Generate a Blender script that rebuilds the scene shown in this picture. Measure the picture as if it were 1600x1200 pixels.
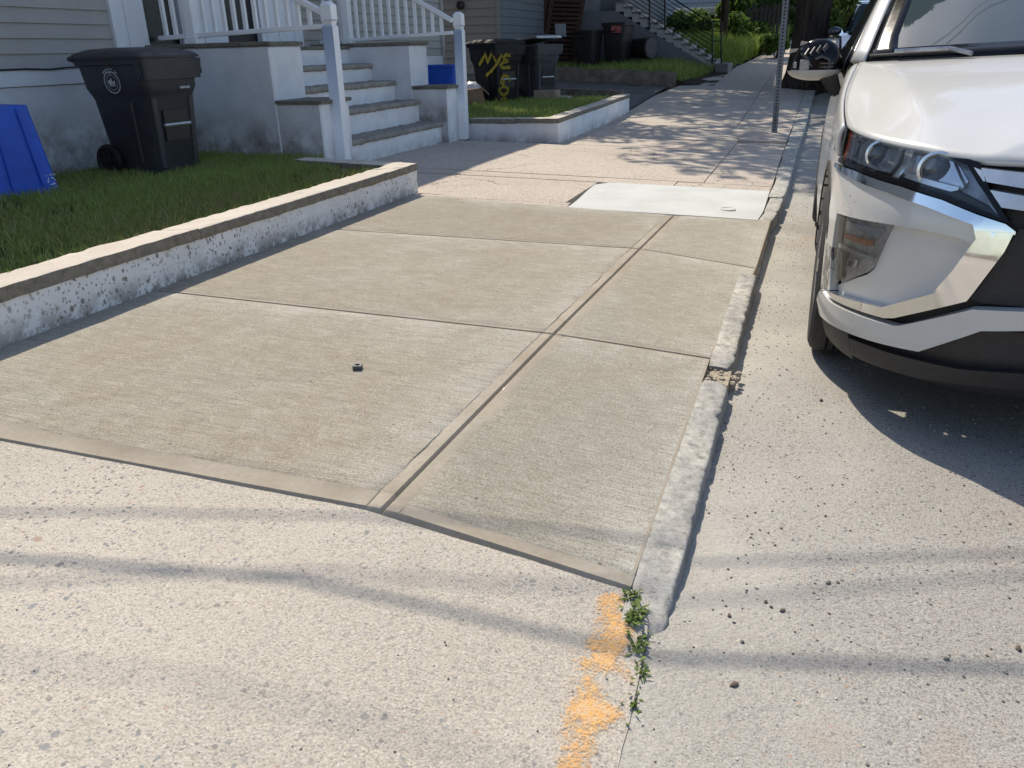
import bpy, bmesh, math, random
import numpy as np
from mathutils import Vector, Matrix, noise as mn
for o in list(bpy.data.objects): bpy.data.objects.remove(o)
scene = bpy.context.scene
col = scene.collection
R = math.radians
# ------------------------------------------------------------ camera
FPX, CROSS = 1250.0, 0.025           # focal length in photo pixels, crossfall of the pavement
_p = math.atan(533/FPX); _y = math.atan(480/math.hypot(FPX, 533))
_fw = Vector((-math.sin(_y)*math.cos(_p), math.cos(_y)*math.cos(_p), -math.sin(_p)))
_rt = Vector((math.cos(_y), math.sin(_y), 0)); _up = _rt.cross(_fw)
_a = math.atan(CROSS)
_R = Matrix(((math.cos(_a), 0, math.sin(_a)), (0, 1, 0), (-math.sin(_a), 0, math.cos(_a))))
_fw, _rt, _up = _R@_fw, _R@_rt, _R@_up
CAM = _R@Vector((0, 0, 1.1))
cd = bpy.data.cameras.new('camera'); cam = bpy.data.objects.new('camera', cd); col.objects.link(cam)
m = Matrix((_rt, _up, -_fw)).transposed().to_4x4(); m.translation = CAM
cam.matrix_world = m
cd.sensor_fit = 'HORIZONTAL'; cd.sensor_width = 36; cd.lens = 36*FPX/1600
cd.clip_start = 0.05; cd.clip_end = 1500
scene.camera = cam
# ------------------------------------------------------------ sky, sun, exposure
SUN = Vector((-0.50, 0.62, 1.0)).normalized()
w = bpy.data.worlds.new('World'); scene.world = w; w.use_nodes = True
nt = w.node_tree; bg = nt.nodes['Background']
sk = nt.nodes.new('ShaderNodeTexSky'); sk.sky_type = 'NISHITA'; sk.sun_disc = False
sk.sun_elevation = math.asin(SUN.z); sk.sun_rotation = math.atan2(SUN.x, SUN.y)
sk.air_density = 1.0; sk.dust_density = 0.9; sk.ozone_density = 0.7
nt.links.new(sk.outputs[0], bg.inputs[0]); bg.inputs[1].default_value = 0.145
sd = bpy.data.lights.new('sun', 'SUN'); sd.energy = 3.8; sd.angle = R(0.53); sd.color = (1.0, 0.91, 0.76)
so = bpy.data.objects.new('sun', sd); col.objects.link(so)
so.rotation_euler = (-SUN).to_track_quat('-Z', 'Y').to_euler()
scene.view_settings.view_transform = 'Standard'; scene.view_settings.look = 'None'
scene.view_settings.exposure = 0.43; scene.view_settings.gamma = 1.0
scene.view_settings.use_curve_mapping = False
# ------------------------------------------------------------ helpers: points, meshes, tags
def rayd(x, y): return _fw*FPX + _rt*(x-800) - _up*(y-600)
def atY(x, y, Y):
    d = rayd(x, y); return CAM + d*((Y-CAM.y)/d.y)
def atX(x, y, X):
    d = rayd(x, y); return CAM + d*((X-CAM.x)/d.x)
def gz(x, y, z=0.0):
    d = rayd(x, y); return CAM + d*((z-CAM.z)/d.z)
def lerp(a, b, t): return a+(b-a)*t
def smooth01(t): t = min(1, max(0, t)); return t*t*(3-2*t)
def interp(x, xs, ys): return float(np.interp(x, xs, ys))
rnd = random.Random(7)

def tag(o, label=None, cat=None, group=None, kind=None):
    if label: o['label'] = label
    if cat: o['category'] = cat
    if group: o['group'] = group
    if kind: o['kind'] = kind
    return o
def empty(name, loc=(0, 0, 0), rz=0.0, label=None, cat=None, group=None, kind=None, parent=None):
    o = bpy.data.objects.new(name, None); col.objects.link(o)
    o.location = loc; o.rotation_euler = (0, 0, rz); o.empty_display_size = 0.1
    if parent: o.parent = parent
    return tag(o, label, cat, group, kind)
def mk(name, verts, faces, mats, parent=None, smooth=False, midx=None, angle=None):
    me = bpy.data.meshes.new(name)
    me.from_pydata([tuple(v) for v in verts], [], faces); me.validate()
    for mm in (mats if isinstance(mats, (list, tuple)) else [mats]): me.materials.append(mm)
    if midx is not None: me.polygons.foreach_set('material_index', midx)
    if smooth:
        me.shade_smooth()
        if angle: me.set_sharp_from_angle(angle=R(angle))
    me.update()
    o = bpy.data.objects.new(name, me); col.objects.link(o)
    if parent: o.parent = parent
    return o
class G:
    """collects simple solids; build() links them as one mesh object"""
    def __init__(s): s.v = []; s.f = []; s.m = []; s.cur = 0
    def mat(s, i): s.cur = i; return s
    def add(s, vs, fs):
        b = len(s.v); s.v += [Vector(v) for v in vs]
        for f in fs: s.f.append([b+i for i in f]); s.m.append(s.cur)
        return s
    def box(s, x0, x1, y0, y1, z0, z1):
        return s.add([(x0, y0, z0), (x1, y0, z0), (x1, y1, z0), (x0, y1, z0), (x0, y0, z1), (x1, y0, z1), (x1, y1, z1), (x0, y1, z1)],
                     [(3, 2, 1, 0), (4, 5, 6, 7), (0, 1, 5, 4), (1, 2, 6, 5), (2, 3, 7, 6), (3, 0, 4, 7)])
    def hexa(s, b, t):   # bottom four, top four points
        return s.add(list(b)+list(t), [(3, 2, 1, 0), (4, 5, 6, 7), (0, 1, 5, 4), (1, 2, 6, 5), (2, 3, 7, 6), (3, 0, 4, 7)])
    def bar(s, a, b, w, h, up=(0, 0, 1)):
        a = Vector(a); b = Vector(b); d = (b-a).normalized(); u = Vector(up)
        sx = d.cross(u)
        if sx.length < 1e-4: sx = d.cross(Vector((1, 0, 0)))
        sx.normalize(); u = sx.cross(d)
        q = [(-w/2, -h/2), (w/2, -h/2), (w/2, h/2), (-w/2, h/2)]
        return s.add([a+sx*i+u*j for i, j in q]+[b+sx*i+u*j for i, j in q],
                     [(0, 1, 2, 3), (7, 6, 5, 4), (4, 5, 1, 0), (5, 6, 2, 1), (6, 7, 3, 2), (7, 4, 0, 3)])
    def tube(s, pts, r, n=8, cap=True):
        pts = [Vector(p) for p in pts]; rs = r if isinstance(r, (list, tuple)) else [r]*len(pts)
        vs = []; prev = None
        for i, p in enumerate(pts):
            t = (pts[min(i+1, len(pts)-1)]-pts[max(i-1, 0)]).normalized()
            if prev is None:
                a = t.cross(Vector((0, 0, 1)))
                if a.length < 1e-3: a = t.cross(Vector((1, 0, 0)))
            else: a = prev - t*prev.dot(t)
            a.normalize(); prev = a; b = t.cross(a)
            for k in range(n):
                th = 2*math.pi*k/n; vs.append(p + (a*math.cos(th)+b*math.sin(th))*rs[i])
        fs = []
        for i in range(len(pts)-1):
            for k in range(n):
                fs.append((i*n+k, i*n+(k+1) % n, (i+1)*n+(k+1) % n, (i+1)*n+k))
        if cap: fs.append(tuple(range(n))[::-1]); fs.append(tuple((len(pts)-1)*n+k for k in range(n)))
        return s.add(vs, fs)
    def lathe(s, prof, c, axis=(0, 0, 1), n=24):   # prof: (radius, along)
        ax = Vector(axis).normalized(); a = ax.orthogonal().normalized(); b = ax.cross(a); c = Vector(c)
        vs = []
        for r, h in prof:
            for k in range(n):
                th = 2*math.pi*k/n; vs.append(c+ax*h+(a*math.cos(th)+b*math.sin(th))*r)
        fs = []
        for i in range(len(prof)-1):
            for k in range(n): fs.append((i*n+k, i*n+(k+1) % n, (i+1)*n+(k+1) % n, (i+1)*n+k))
        if prof[0][0] > 1e-5: fs.append(tuple(range(n))[::-1])
        if prof[-1][0] > 1e-5: fs.append(tuple((len(prof)-1)*n+k for k in range(n)))
        return s.add(vs, fs)
    def prism(s, poly, d):     # poly: 3-D points, d: extrusion vector
        n = len(poly); d = Vector(d); P = [Vector(p) for p in poly]
        return s.add(P+[p+d for p in P], [tuple(range(n))[::-1], tuple(range(n, 2*n))]+[(i, (i+1) % n, n+(i+1) % n, n+i) for i in range(n)])
    def build(s, name, mats, parent=None, bevel=0, smooth=False, angle=35, rough=None, seg=1):
        if not isinstance(mats, (list, tuple)): mats = [mats]
        o = mk(name, s.v, s.f, mats, parent, False, s.m)
        me = o.data
        bm = bmesh.new(); bm.from_mesh(me)
        bmesh.ops.remove_doubles(bm, verts=bm.verts, dist=1e-5)
        bmesh.ops.recalc_face_normals(bm, faces=bm.faces)
        if rough:            # (cell, amplitude, scale): cut into cells, then push vertices about
            cell, amp, sc = rough
            for k in range(3):
                lo = min(v.co[k] for v in bm.verts); hi = max(v.co[k] for v in bm.verts)
                nn = min(160, int((hi-lo)/cell))
                no = Vector([1 if i == k else 0 for i in range(3)])
                for j in range(1, nn+1):
                    bmesh.ops.bisect_plane(bm, geom=bm.verts[:]+bm.edges[:]+bm.faces[:], plane_co=no*(lo+(hi-lo)*j/(nn+1)), plane_no=no)
        if bevel:
            es = [e for e in bm.edges if len(e.link_faces) == 2 and e.calc_face_angle(0) > R(30)]
            bmesh.ops.bevel(bm, geom=es, offset=bevel, segments=seg, affect='EDGES', clamp_overlap=True)
        if rough:
            bm.normal_update()
            for v in bm.verts:
                v.co += v.normal*amp*(mn.fractal(v.co*sc, 0.8, 2.0, 3)+0.35*mn.noise(v.co*sc*4.1))
        bm.to_mesh(me); bm.free()
        if smooth: me.shade_smooth(); me.set_sharp_from_angle(angle=R(angle))
        me.update()
        return o
def copy_tree(o, parent=None):
    c = o.copy(); col.objects.link(c)
    if parent: c.parent = parent
    for ch in [x for x in bpy.data.objects if x.parent == o]: copy_tree(ch, c)
    return c
# ------------------------------------------------------------ helpers: materials
class NM:
    def __init__(s, name):
        s.m = bpy.data.materials.new(name); s.m.use_nodes = True
        s.t = s.m.node_tree; s.b = s.t.nodes['Principled BSDF']; s._co = None
    def n(s, ty, **kw):
        q = s.t.nodes.new('ShaderNode'+ty)
        for k, v in kw.items(): setattr(q, k, v)
        return q
    def put(s, sock, v):
        if v is None: return
        if hasattr(v, 'is_output') or isinstance(v, bpy.types.NodeSocket): s.t.links.new(v, sock)
        elif isinstance(v, (tuple, list)) and len(v) == 3 and sock.type == 'RGBA': sock.default_value = (*v, 1)
        else: sock.default_value = v
    def co(s, scale=(1, 1, 1), rot=(0, 0, 0), loc=(0, 0, 0), kind='Object'):
        if s._co is None: s._co = s.n('TexCoord')
        mp = s.n('Mapping'); s.t.links.new(s._co.outputs[kind], mp.inputs[0])
        mp.inputs['Scale'].default_value = scale; mp.inputs['Rotation'].default_value = rot; mp.inputs['Location'].default_value = loc
        return mp.outputs[0]
    def noise(s, scale, detail=3, rough=0.55, vec=None, dist=0, out=0):
        q = s.n('TexNoise'); s.put(q.inputs['Vector'], vec if vec is not None else s.co())
        q.inputs['Scale'].default_value = scale; q.inputs['Detail'].default_value = detail
        q.inputs['Roughness'].default_value = rough; q.inputs['Distortion'].default_value = dist
        return q.outputs[out]
    def vor(s, scale, feature='F1', vec=None, out='Distance', rnd=1.0):
        q = s.n('TexVoronoi', feature=feature); s.put(q.inputs['Vector'], vec if vec is not None else s.co())
        q.inputs['Scale'].default_value = scale; q.inputs['Randomness'].default_value = rnd
        return q.outputs[out]
    def wave(s, scale, vec=None, dist=0, dscale=1, detail=0, dirn='X'):
        q = s.n('TexWave', wave_type='BANDS', bands_direction=dirn); s.put(q.inputs['Vector'], vec if vec is not None else s.co())
        q.inputs['Scale'].default_value = scale; q.inputs['Distortion'].default_value = dist
        q.inputs['Detail Scale'].default_value = dscale; q.inputs['Detail'].default_value = detail
        return q.outputs[1]
    def ramp(s, fac, stops, interp='LINEAR'):
        q = s.n('ValToRGB'); cr = q.color_ramp; cr.interpolation = interp
        while len(cr.elements) < len(stops): cr.elements.new(0.5)
        for e, (p, c) in zip(cr.elements, stops):
            e.position = p; e.color = (c, c, c, 1) if isinstance(c, (int, float)) else (*c, 1)
        s.put(q.inputs[0], fac); return q.outputs[0]
    def mix(s, fac, a, b, mode='MIX'):
        q = s.n('MixRGB', blend_type=mode); s.put(q.inputs[0], fac); s.put(q.inputs[1], a); s.put(q.inputs[2], b); return q.outputs[0]
    def math(s, op, a, b=None, c=None):
        q = s.n('Math', operation=op); s.put(q.inputs[0], a)
        if b is not None: s.put(q.inputs[1], b)
        if c is not None: s.put(q.inputs[2], c)
        return q.outputs[0]
    def sep(s, v):
        q = s.n('SeparateXYZ'); s.put(q.inputs[0], v); return q.outputs
    def bump(s, h, strength=0.5, dist=0.01, nrm=None):
        q = s.n('Bump'); q.inputs['Strength'].default_value = strength; q.inputs['Distance'].default_value = dist
        s.put(q.inputs['Height'], h)
        if nrm is not None: s.put(q.inputs['Normal'], nrm)
        return q.outputs[0]
    def set(s, base=None, rough=None, bump=None, metal=None, spec=None, coat=None, trans=None, emis=None):
        i = s.b.inputs
        s.put(i['Base Color'], base); s.put(i['Roughness'], rough); s.put(i['Metallic'], metal)
        s.put(i['Specular IOR Level'], spec); s.put(i['Coat Weight'], coat); s.put(i['Transmission Weight'], trans)
        s.put(i['Normal'], bump)
        return s.m
def flat(name, base, rough=0.6, metal=0, spec=0.5, var=0.12, scale=12, coat=None, bump=None):
    q = NM(name); f = q.noise(scale, 4, 0.6)
    c = q.ramp(f, [(0.3, tuple(x*(1-var) for x in base)), (0.7, tuple(min(1, x*(1+var)) for x in base))])
    r = q.ramp(q.noise(scale*2.3, 3), [(0.3, max(0.02, rough*0.85)), (0.7, min(1, rough*1.15))])
    b = q.bump(q.noise(bump[0], 3), bump[1], bump[2]) if bump else None
    return q.set(c, r, b, metal, spec, coat)
# ============================================================ ground materials
def aggregate(q, scale, frac, size, vec=None):
    """mask of scattered stones, and one random number per stone"""
    v = q.n('TexVoronoi', feature='F1'); q.put(v.inputs['Vector'], vec if vec is not None else q.co())
    v.inputs['Scale'].default_value = scale
    c = q.sep(v.outputs['Color'])
    on = q.math('LESS_THAN', c[0], frac)
    rad = q.math('MULTIPLY_ADD', c[1], size*0.6, size*0.5)
    wob = q.math('MULTIPLY_ADD', q.noise(scale*2.2, 0), 0.4, -0.2)
    inside = q.math('LESS_THAN', q.math('ADD', v.outputs['Distance'], wob), rad)
    return q.math('MULTIPLY', on, inside), c[2]
def concrete_broom():
    q = NM('broomed_new_concrete')
    big = q.noise(0.9, 4, 0.6, dist=0.6); mid = q.noise(4.5, 5, 0.65)
    c = q.ramp(big, [(0.30, (0.290, 0.245, 0.185)), (0.45, (0.325, 0.285, 0.222)), (0.58, (0.330, 0.308, 0.252)), (0.72, (0.40, 0.372, 0.31))])
    c = q.mix(q.ramp(mid, [(0.38, 0.0), (0.68, 0.75)]), c, (0.295, 0.258, 0.205))
    c = q.mix(q.math('MULTIPLY', q.math('GREATER_THAN', q.sep(q.co())[0], -0.88), 0.5), c, (0.315, 0.305, 0.252))
    c = q.mix(q.ramp(q.noise(14, 4, 0.7, dist=0.5), [(0.40, 0.0), (0.72, 0.45)]), c, (0.46, 0.43, 0.365))
    oi = q.n('ObjectInfo'); tv = q.n('HueSaturation'); q.put(tv.inputs['Color'], c); q.put(tv.inputs['Value'], q.math('MULTIPLY_ADD', oi.outputs['Random'], 0.16, 0.92)); c = tv.outputs[0]
    e = q.n('Attribute', attribute_name='edge')
    chalk = q.math('MULTIPLY', e.outputs['Fac'], q.ramp(q.noise(3.1, 5, 0.7), [(0.34, 0.05), (0.62, 0.95)]))
    c = q.mix(chalk, c, (0.52, 0.50, 0.45))
    br = q.noise(1.0, 2, 0.7, vec=q.co((9, 150, 9)))
    gr = q.noise(190, 2, 0.7)
    c = q.mix(q.ramp(br, [(0.3, 0.5), (0.60, 0.0)]), c, (0.15, 0.128, 0.095))
    c = q.mix(q.ramp(gr, [(0.34, 0.75), (0.5, 0.0)]), c, (0.15, 0.128, 0.095))
    c = q.mix(q.ramp(gr, [(0.56, 0.0), (0.72, 0.5)]), c, (0.56, 0.52, 0.45))
    pit, pr = aggregate(q, 30, 0.10, 0.10)
    c = q.mix(q.math('MULTIPLY', pit, 0.8), c, (0.10, 0.085, 0.065))
    h = q.math('ADD', q.math('MULTIPLY', br, 0.7), q.math('MULTIPLY', gr, 0.55))
    return q.set(c, 0.92, q.bump(h, 0.75, 0.0028), spec=0.2)
def concrete_smooth():
    q = NM('trowelled_concrete_margin')
    c = q.ramp(q.noise(3.5, 5, 0.65), [(0.3, (0.30, 0.255, 0.195)), (0.7, (0.40, 0.36, 0.30))])
    c = q.mix(q.ramp(q.noise(60, 4, 0.7), [(0.3, 0.35), (0.6, 0.0)]), c, (0.22, 0.185, 0.14))
    return q.set(c, 0.85, q.bump(q.noise(45, 4), 0.3, 0.002), spec=0.2)
def concrete_old(name, a, b, stones=0.30, stone_scale=62, pale=(0.62, 0.57, 0.49), grain=(190, 75), crack=False):
    q = NM(name)
    big = q.noise(0.8, 5, 0.62, dist=0.4)
    c = q.ramp(big, [(0.3, a), (0.7, b)])
    sand = q.noise(grain[0], 2, 0.7); s2 = q.noise(grain[1], 2, 0.7)
    c = q.mix(q.ramp(sand, [(0.32, 0.6), (0.46, 0.0)]), c, tuple(x*0.45 for x in a))
    c = q.mix(q.ramp(sand, [(0.54, 0.0), (0.70, 0.65)]), c, pale)
    c = q.mix(q.ramp(s2, [(0.32, 0.42), (0.44, 0.0)]), c, tuple(x*0.5 for x in a))
    where = q.ramp(q.noise(1.3, 3), [(0.36, 0.35), (0.60, 1.0)])
    hs = None
    for sc, fr, sz in ((stone_scale*2.4, stones*1.1, 0.36), (stone_scale, stones, 0.34), (stone_scale*0.5, stones*0.36, 0.27)):
        mk_, r_ = aggregate(q, sc, fr, sz)
        colr = q.ramp(r_, [(0.0, (0.17, 0.17, 0.17)), (0.22, (0.27, 0.27, 0.265)), (0.42, (0.36, 0.34, 0.31)), (0.58, (0.21, 0.22, 0.235)), (0.78, (0.46, 0.41, 0.34)), (0.95, (0.38, 0.27, 0.21))], 'CONSTANT')
        mk2 = q.math('MULTIPLY', mk_, where)
        c = q.mix(q.math('MULTIPLY', mk2, 0.88), c, colr)
        hs = mk2 if hs is None else q.math('MAXIMUM', hs, mk2)
    if crack:
        cv = q.n('TexVoronoi', feature='DISTANCE_TO_EDGE'); cn = q.n('VectorMath', operation='ADD'); q.put(cn.inputs[0], q.co()); sc_ = q.n('VectorMath', operation='SCALE'); q.put(sc_.inputs[0], q.noise(3.5, 4, 0.6, out=1)); sc_.inputs['Scale'].default_value = 0.45; q.put(cn.inputs[1], sc_.outputs[0])
        q.put(cv.inputs['Vector'], cn.outputs[0]); cv.inputs['Scale'].default_value = 0.55
        cm = q.math('MULTIPLY', q.ramp(cv.outputs['Distance'], [(0.0, 0.85), (0.0055, 0.0)]), q.ramp(q.noise(0.9, 2), [(0.46, 0.0), (0.52, 1.0)]))
        c = q.mix(cm, c, (0.10, 0.085, 0.065))
    stain = q.ramp(q.noise(2.3, 5, 0.7, dist=0.8), [(0.55, 0.0), (0.78, 0.35)])
    c = q.mix(stain, c, tuple(x*0.62 for x in a))
    h = q.math('ADD', q.math('MULTIPLY', sand, 0.8), q.math('MULTIPLY', s2, 0.9))
    return q.set(c, 0.93, q.bump(h, 0.85, 0.004), spec=0.18)
def road_mat():
    q = NM('worn_dusty_asphalt')
    big = q.noise(0.7, 5, 0.6, dist=0.5)
    c = q.ramp(big, [(0.3, (0.285, 0.268, 0.242)), (0.7, (0.40, 0.382, 0.348))])
    sand = q.noise(200, 2, 0.7); s2 = q.noise(85, 2, 0.7)
    c = q.mix(q.ramp(sand, [(0.33, 0.7), (0.48, 0.0)]), c, (0.13, 0.118, 0.105))
    c = q.mix(q.ramp(sand, [(0.56, 0.0), (0.72, 0.6)]), c, (0.58, 0.55, 0.49))
    c = q.mix(q.ramp(s2, [(0.33, 0.5), (0.45, 0.0)]), c, (0.15, 0.138, 0.125))
    for sc, fr, sz in ((150, 0.35, 0.36), (70, 0.25, 0.33)):
        mk_, r_ = aggregate(q, sc, fr, sz)
        colr = q.ramp(r_, [(0.0, (0.13, 0.13, 0.135)), (0.35, (0.24, 0.235, 0.23)), (0.6, (0.36, 0.33, 0.29)), (0.8, (0.46, 0.42, 0.35)), (0.93, (0.36, 0.24, 0.18))], 'CONSTANT')
        c = q.mix(q.math('MULTIPLY', mk_, 0.8), c, colr)
    x = q.sep(q.co())
    # cement dust washed against the kerb
    near = q.ramp(q.math('ADD', x[0], q.math('MULTIPLY', q.noise(1.6, 4), 0.9)), [(0.25, 1.0), (0.78, 0.0)])
    du = q.math('MULTIPLY', near, q.ramp(q.noise(2.2, 5, 0.65), [(0.35, 0.15), (0.65, 0.75)]))
    c = q.mix(du, c, (0.50, 0.475, 0.415))
    rust = q.math('MULTIPLY', q.ramp(q.noise(1.1, 4, 0.6, vec=q.co(loc=(4.2, 7.7, 0))), [(0.56, 0.0), (0.70, 0.5)]), q.ramp(x[1], [(0.0, 0.2), (0.9, 1.0)]))
    c = q.mix(rust, c, (0.36, 0.22, 0.145))
    h = q.math('ADD', q.math('MULTIPLY', sand, 0.8), q.math('MULTIPLY', s2, 1.0))
    return q.set(c, 0.93, q.bump(h, 0.85, 0.004), spec=0.18)
def granite_mat():
    q = NM('grey_granite')
    c = q.ramp(q.noise(6, 5, 0.65), [(0.3, (0.20, 0.20, 0.20)), (0.7, (0.36, 0.355, 0.34))])
    c = q.mix(q.ramp(q.noise(160, 2, 0.8), [(0.34, 0.6), (0.5, 0.0)]), c, (0.10, 0.10, 0.105))
    nrm = q.n('NewGeometry'); up = q.sep(nrm.outputs['Normal'])[2]
    dust = q.math('MULTIPLY', q.ramp(up, [(0.55, 0.0), (0.9, 1.0)]), q.ramp(q.noise(4.2, 5, 0.7), [(0.36, 0.3), (0.60, 0.95)]))
    c = q.mix(dust, c, q.ramp(q.noise(30, 4, 0.75), [(0.36, (0.24, 0.235, 0.215)), (0.48, (0.44, 0.415, 0.36)), (0.66, (0.60, 0.58, 0.52))]))
    c = q.mix(q.ramp(q.noise(110, 2, 0.8), [(0.30, 0.6), (0.40, 0.0)]), c, (0.12, 0.115, 0.10))
    return q.set(c, 0.9, q.bump(q.noise(70, 5, 0.75), 0.7, 0.006), spec=0.25)
M_broom, M_smooth = concrete_broom(), concrete_smooth()
M_drive = concrete_old('weathered_driveway_concrete', (0.43, 0.385, 0.32), (0.52, 0.47, 0.40), 0.50, 60, (0.70, 0.64, 0.55))
M_oldwalk = concrete_old('exposed_aggregate_pavement', (0.46, 0.39, 0.325), (0.54, 0.47, 0.395), 0.5, 34, (0.76, 0.69, 0.61), (95, 36), True)
M_road, M_granite = road_mat(), granite_mat()
M_patch = NM('pale_cement_patch')
_q = M_patch; _c = _q.ramp(_q.noise(3, 5, 0.6), [(0.3, (0.48, 0.49, 0.47)), (0.7, (0.58, 0.59, 0.57))])
_c = _q.mix(_q.ramp(_q.noise(120, 4, 0.7), [(0.3, 0.3), (0.5, 0)]), _c, (0.32, 0.31, 0.28))
M_patch = _q.set(_c, 0.9, _q.bump(_q.noise(160, 4, 0.7), 0.4, 0.002), spec=0.2)
M_mortar = flat('crumbled_mortar', (0.34, 0.29, 0.22), 0.95, var=0.35, scale=40, bump=(60, 0.8, 0.01))
def soil_mat():
    q = NM('dark_soil')
    c = q.ramp(q.noise(9, 6, 0.7), [(0.3, (0.035, 0.027, 0.018)), (0.7, (0.085, 0.066, 0.043))])
    return q.set(c, 0.97, q.bump(q.noise(40, 5, 0.7), 0.9, 0.02), spec=0.1)
M_soil = soil_mat()
# ============================================================ ground shapes
def hz(y): t = max(0, y-11.5); return 0.05*(t-1.0 if t > 2 else t*t/4) if y < 60 else 2.375
def zs(x, y):       # finished pavement level
    d = interp(y, [0.5, 1.2, 1.6, 3, 4.5, 5.6], [0.066, 0.062, 0.058, 0.03, 0.010, 0])
    return hz(y) - CROSS*x - d*min(1.15, max(0, (x+0.87)/0.68))
def roadz(x, y): return -0.088 + 0.012*max(0, min(x+0.1, 3.5)) + hz(y)
def kerb_edge(y): return interp(y, [0, 5.6, 6.0, 7.3, 9.4, 15.9, 23, 35, 60, 160], [-0.150, -0.150, -0.118, -0.085, -0.072, 0.017, 0.187, 0.62, 1.8, 8])
def sheet(name, xs, ys, zf, mat, parent=None, kind=None, xf=None):
    vs = []; fs = []; n = len(xs)
    for y in ys:
        for x in xs:
            X = xf(x, y) if xf else x
            vs.append((X, y, zf(X, y)))
    for j in range(len(ys)-1):
        for i in range(n-1): fs.append((j*n+i, j*n+i+1, (j+1)*n+i+1, (j+1)*n+i))
    o = mk(name, vs, fs, mat, parent, True); tag(o, kind=kind); return o
def spaced(a, b, step): n = max(1, int(round((b-a)/step))); return [a+(b-a)*i/n for i in range(n+1)]
M_earth = flat('bare_earth', (0.16, 0.135, 0.10), 0.95, var=0.3, scale=2)
g_ = sheet('ground', [-260, -60, -20, 0, 20, 60, 260], [-60, -5, 30, 90, 420], lambda x, y: -0.42+(1.6 if y > 80 else 0), M_earth, kind='structure')
def road_relief(x, y): return roadz(x, y) + 0.004*mn.noise(Vector((x*1.7, y*1.7, 0))) + 0.0015*mn.noise(Vector((x*9, y*9, 3)))
road = sheet('road', spaced(-0.45, 2.2, 0.05)+spaced(2.5, 9.5, 0.7), spaced(-24, 0.4, 0.8)[:-1]+spaced(0.4, 5, 0.06)+spaced(5.4, 40, 0.9)+spaced(50, 200, 15), road_relief, M_road, kind='structure',
             xf=lambda x, y: x + (kerb_edge(y)+0.15))
# ---- freshly poured pavement slabs
new_walk = empty('new_pavement', kind='structure')
def slab(c00, c10, c11, c01, margins, name='slab', mats=(None, None), ragged=0.006, seed=0, lift=0.0, noedge=-1):
    """bilinear slab; margins: widths of the trowelled border on the x0, x1, y0, y1 sides"""
    c = [Vector((*p, 0)) for p in (c00, c10, c11, c01)]
    W = ((c[1]-c[0]).length+(c[2]-c[3]).length)/2; L = ((c[3]-c[0]).length+(c[2]-c[1]).length)/2
    def axis(D, a, b):
        s = [0, 0.0035, 0.008]
        if a: s += [a-0.003, a, a+0.003]
        t = [D, D-0.0035, D-0.008]
        if b: t += [D-b+0.003, D-b, D-b-0.003]
        lo, hi = max(s), min(t)
        return s[:-1]+spaced(lo, hi, 0.045)+sorted(t[:-1])
    us, vs_ = axis(W, margins[0], margins[1]), axis(L, margins[2], margins[3])
    V = []; F = []; MI = []; E = []
    for v in vs_:
        for u in us:
            p = lerp(lerp(c[0], c[1], u/W), lerp(c[3], c[2], u/W), v/L)
            e = [u, W-u, v, L-v]
            dz = 0.0
            inner = True
            for k in range(4):
                if margins[k] and e[k] < margins[k]-0.0005: inner = False
                if margins[k] and abs(e[k]-margins[k]) < 0.0008: dz -= (0.0045 if margins[k] == 0.047 else 0.0018)*(0.6+0.8*mn.noise(Vector((p.x*4, p.y*4, seed+2))))
                if e[k] < 0.007 and not (k == noedge): dz = min(dz, -0.013*(1-e[k]/0.007))
            if inner: dz += 0.0022 + 0.0012*mn.noise(Vector((p.x*3, p.y*3, seed)))
            wob = ragged*mn.noise(Vector((p.x*14, p.y*14, seed+5)))
            if not (min(e) < 0.009): p = p+Vector((wob, wob, 0))
            V.append((p.x, p.y, zs(p.x, p.y)+dz+lift)); E.append(math.exp(-min(e[1], e[3], e[0]+0.25)/0.16))
    n = len(us)
    for j in range(len(vs_)-1):
        for i in range(n-1):
            F.append((j*n+i, j*n+i+1, (j+1)*n+i+1, (j+1)*n+i))
            um, vm = (us[i]+us[i+1])/2, (vs_[j]+vs_[j+1])/2
            e = [um, W-um, vm, L-vm]
            MI.append(1 if any(margins[k] and e[k] < margins[k] for k in range(4)) or min(e) < 0.006 else 0)
    ring = [i for i in range(n)]+[j*n+n-1 for j in range(1, len(vs_))]+[(len(vs_)-1)*n+i for i in range(n-2, -1, -1)]+[j*n for j in range(len(vs_)-2, 0, -1)]
    b = len(V); V += [(V[i][0], V[i][1], V[i][2]-0.11) for i in ring]; E += [0]*len(ring)
    for k in range(len(ring)):
        a_, b_ = ring[k], ring[(k+1) % len(ring)]
        F.append((b_, a_, b+k, b+(k+1) % len(ring))); MI.append(1)
    o = mk(name, V, F, list(mats), None, True, MI, 40)
    at = o.data.attributes.new('edge', 'FLOAT', 'POINT'); at.data.foreach_set('value', E)
    return o
XW = -2.96
rows = [((XW, 1.500), (-0.900, 1.545), (-0.247, 1.512)),
        ((XW, 2.945), (-0.872, 2.985), (-0.240, 2.990)),
        ((XW, 4.425), (-0.827, 4.570), (-0.162, 4.385)),
        ((XW, 5.760), (-0.795, 5.615), (-0.150, 5.640))]
for k in range(3):
    a, b = rows[k], rows[k+1]
    mg = 0.085 if k == 0 else 0.028
    top = 0.0 if k == 2 else 0.022
    rx = lambda r, kk: r[2]
    s = slab(a[0], a[1], b[1], b[0], (0, 0.047, mg, top), mats=(M_broom, M_smooth), seed=k, noedge=0); s.parent = new_walk
    s = slab(a[1], a[2], b[2], b[1], (0.047, 0, 0.05 if k == 0 else 0.028, top), mats=(M_broom, M_smooth), seed=k+7, noedge=1); s.parent = new_walk
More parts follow.
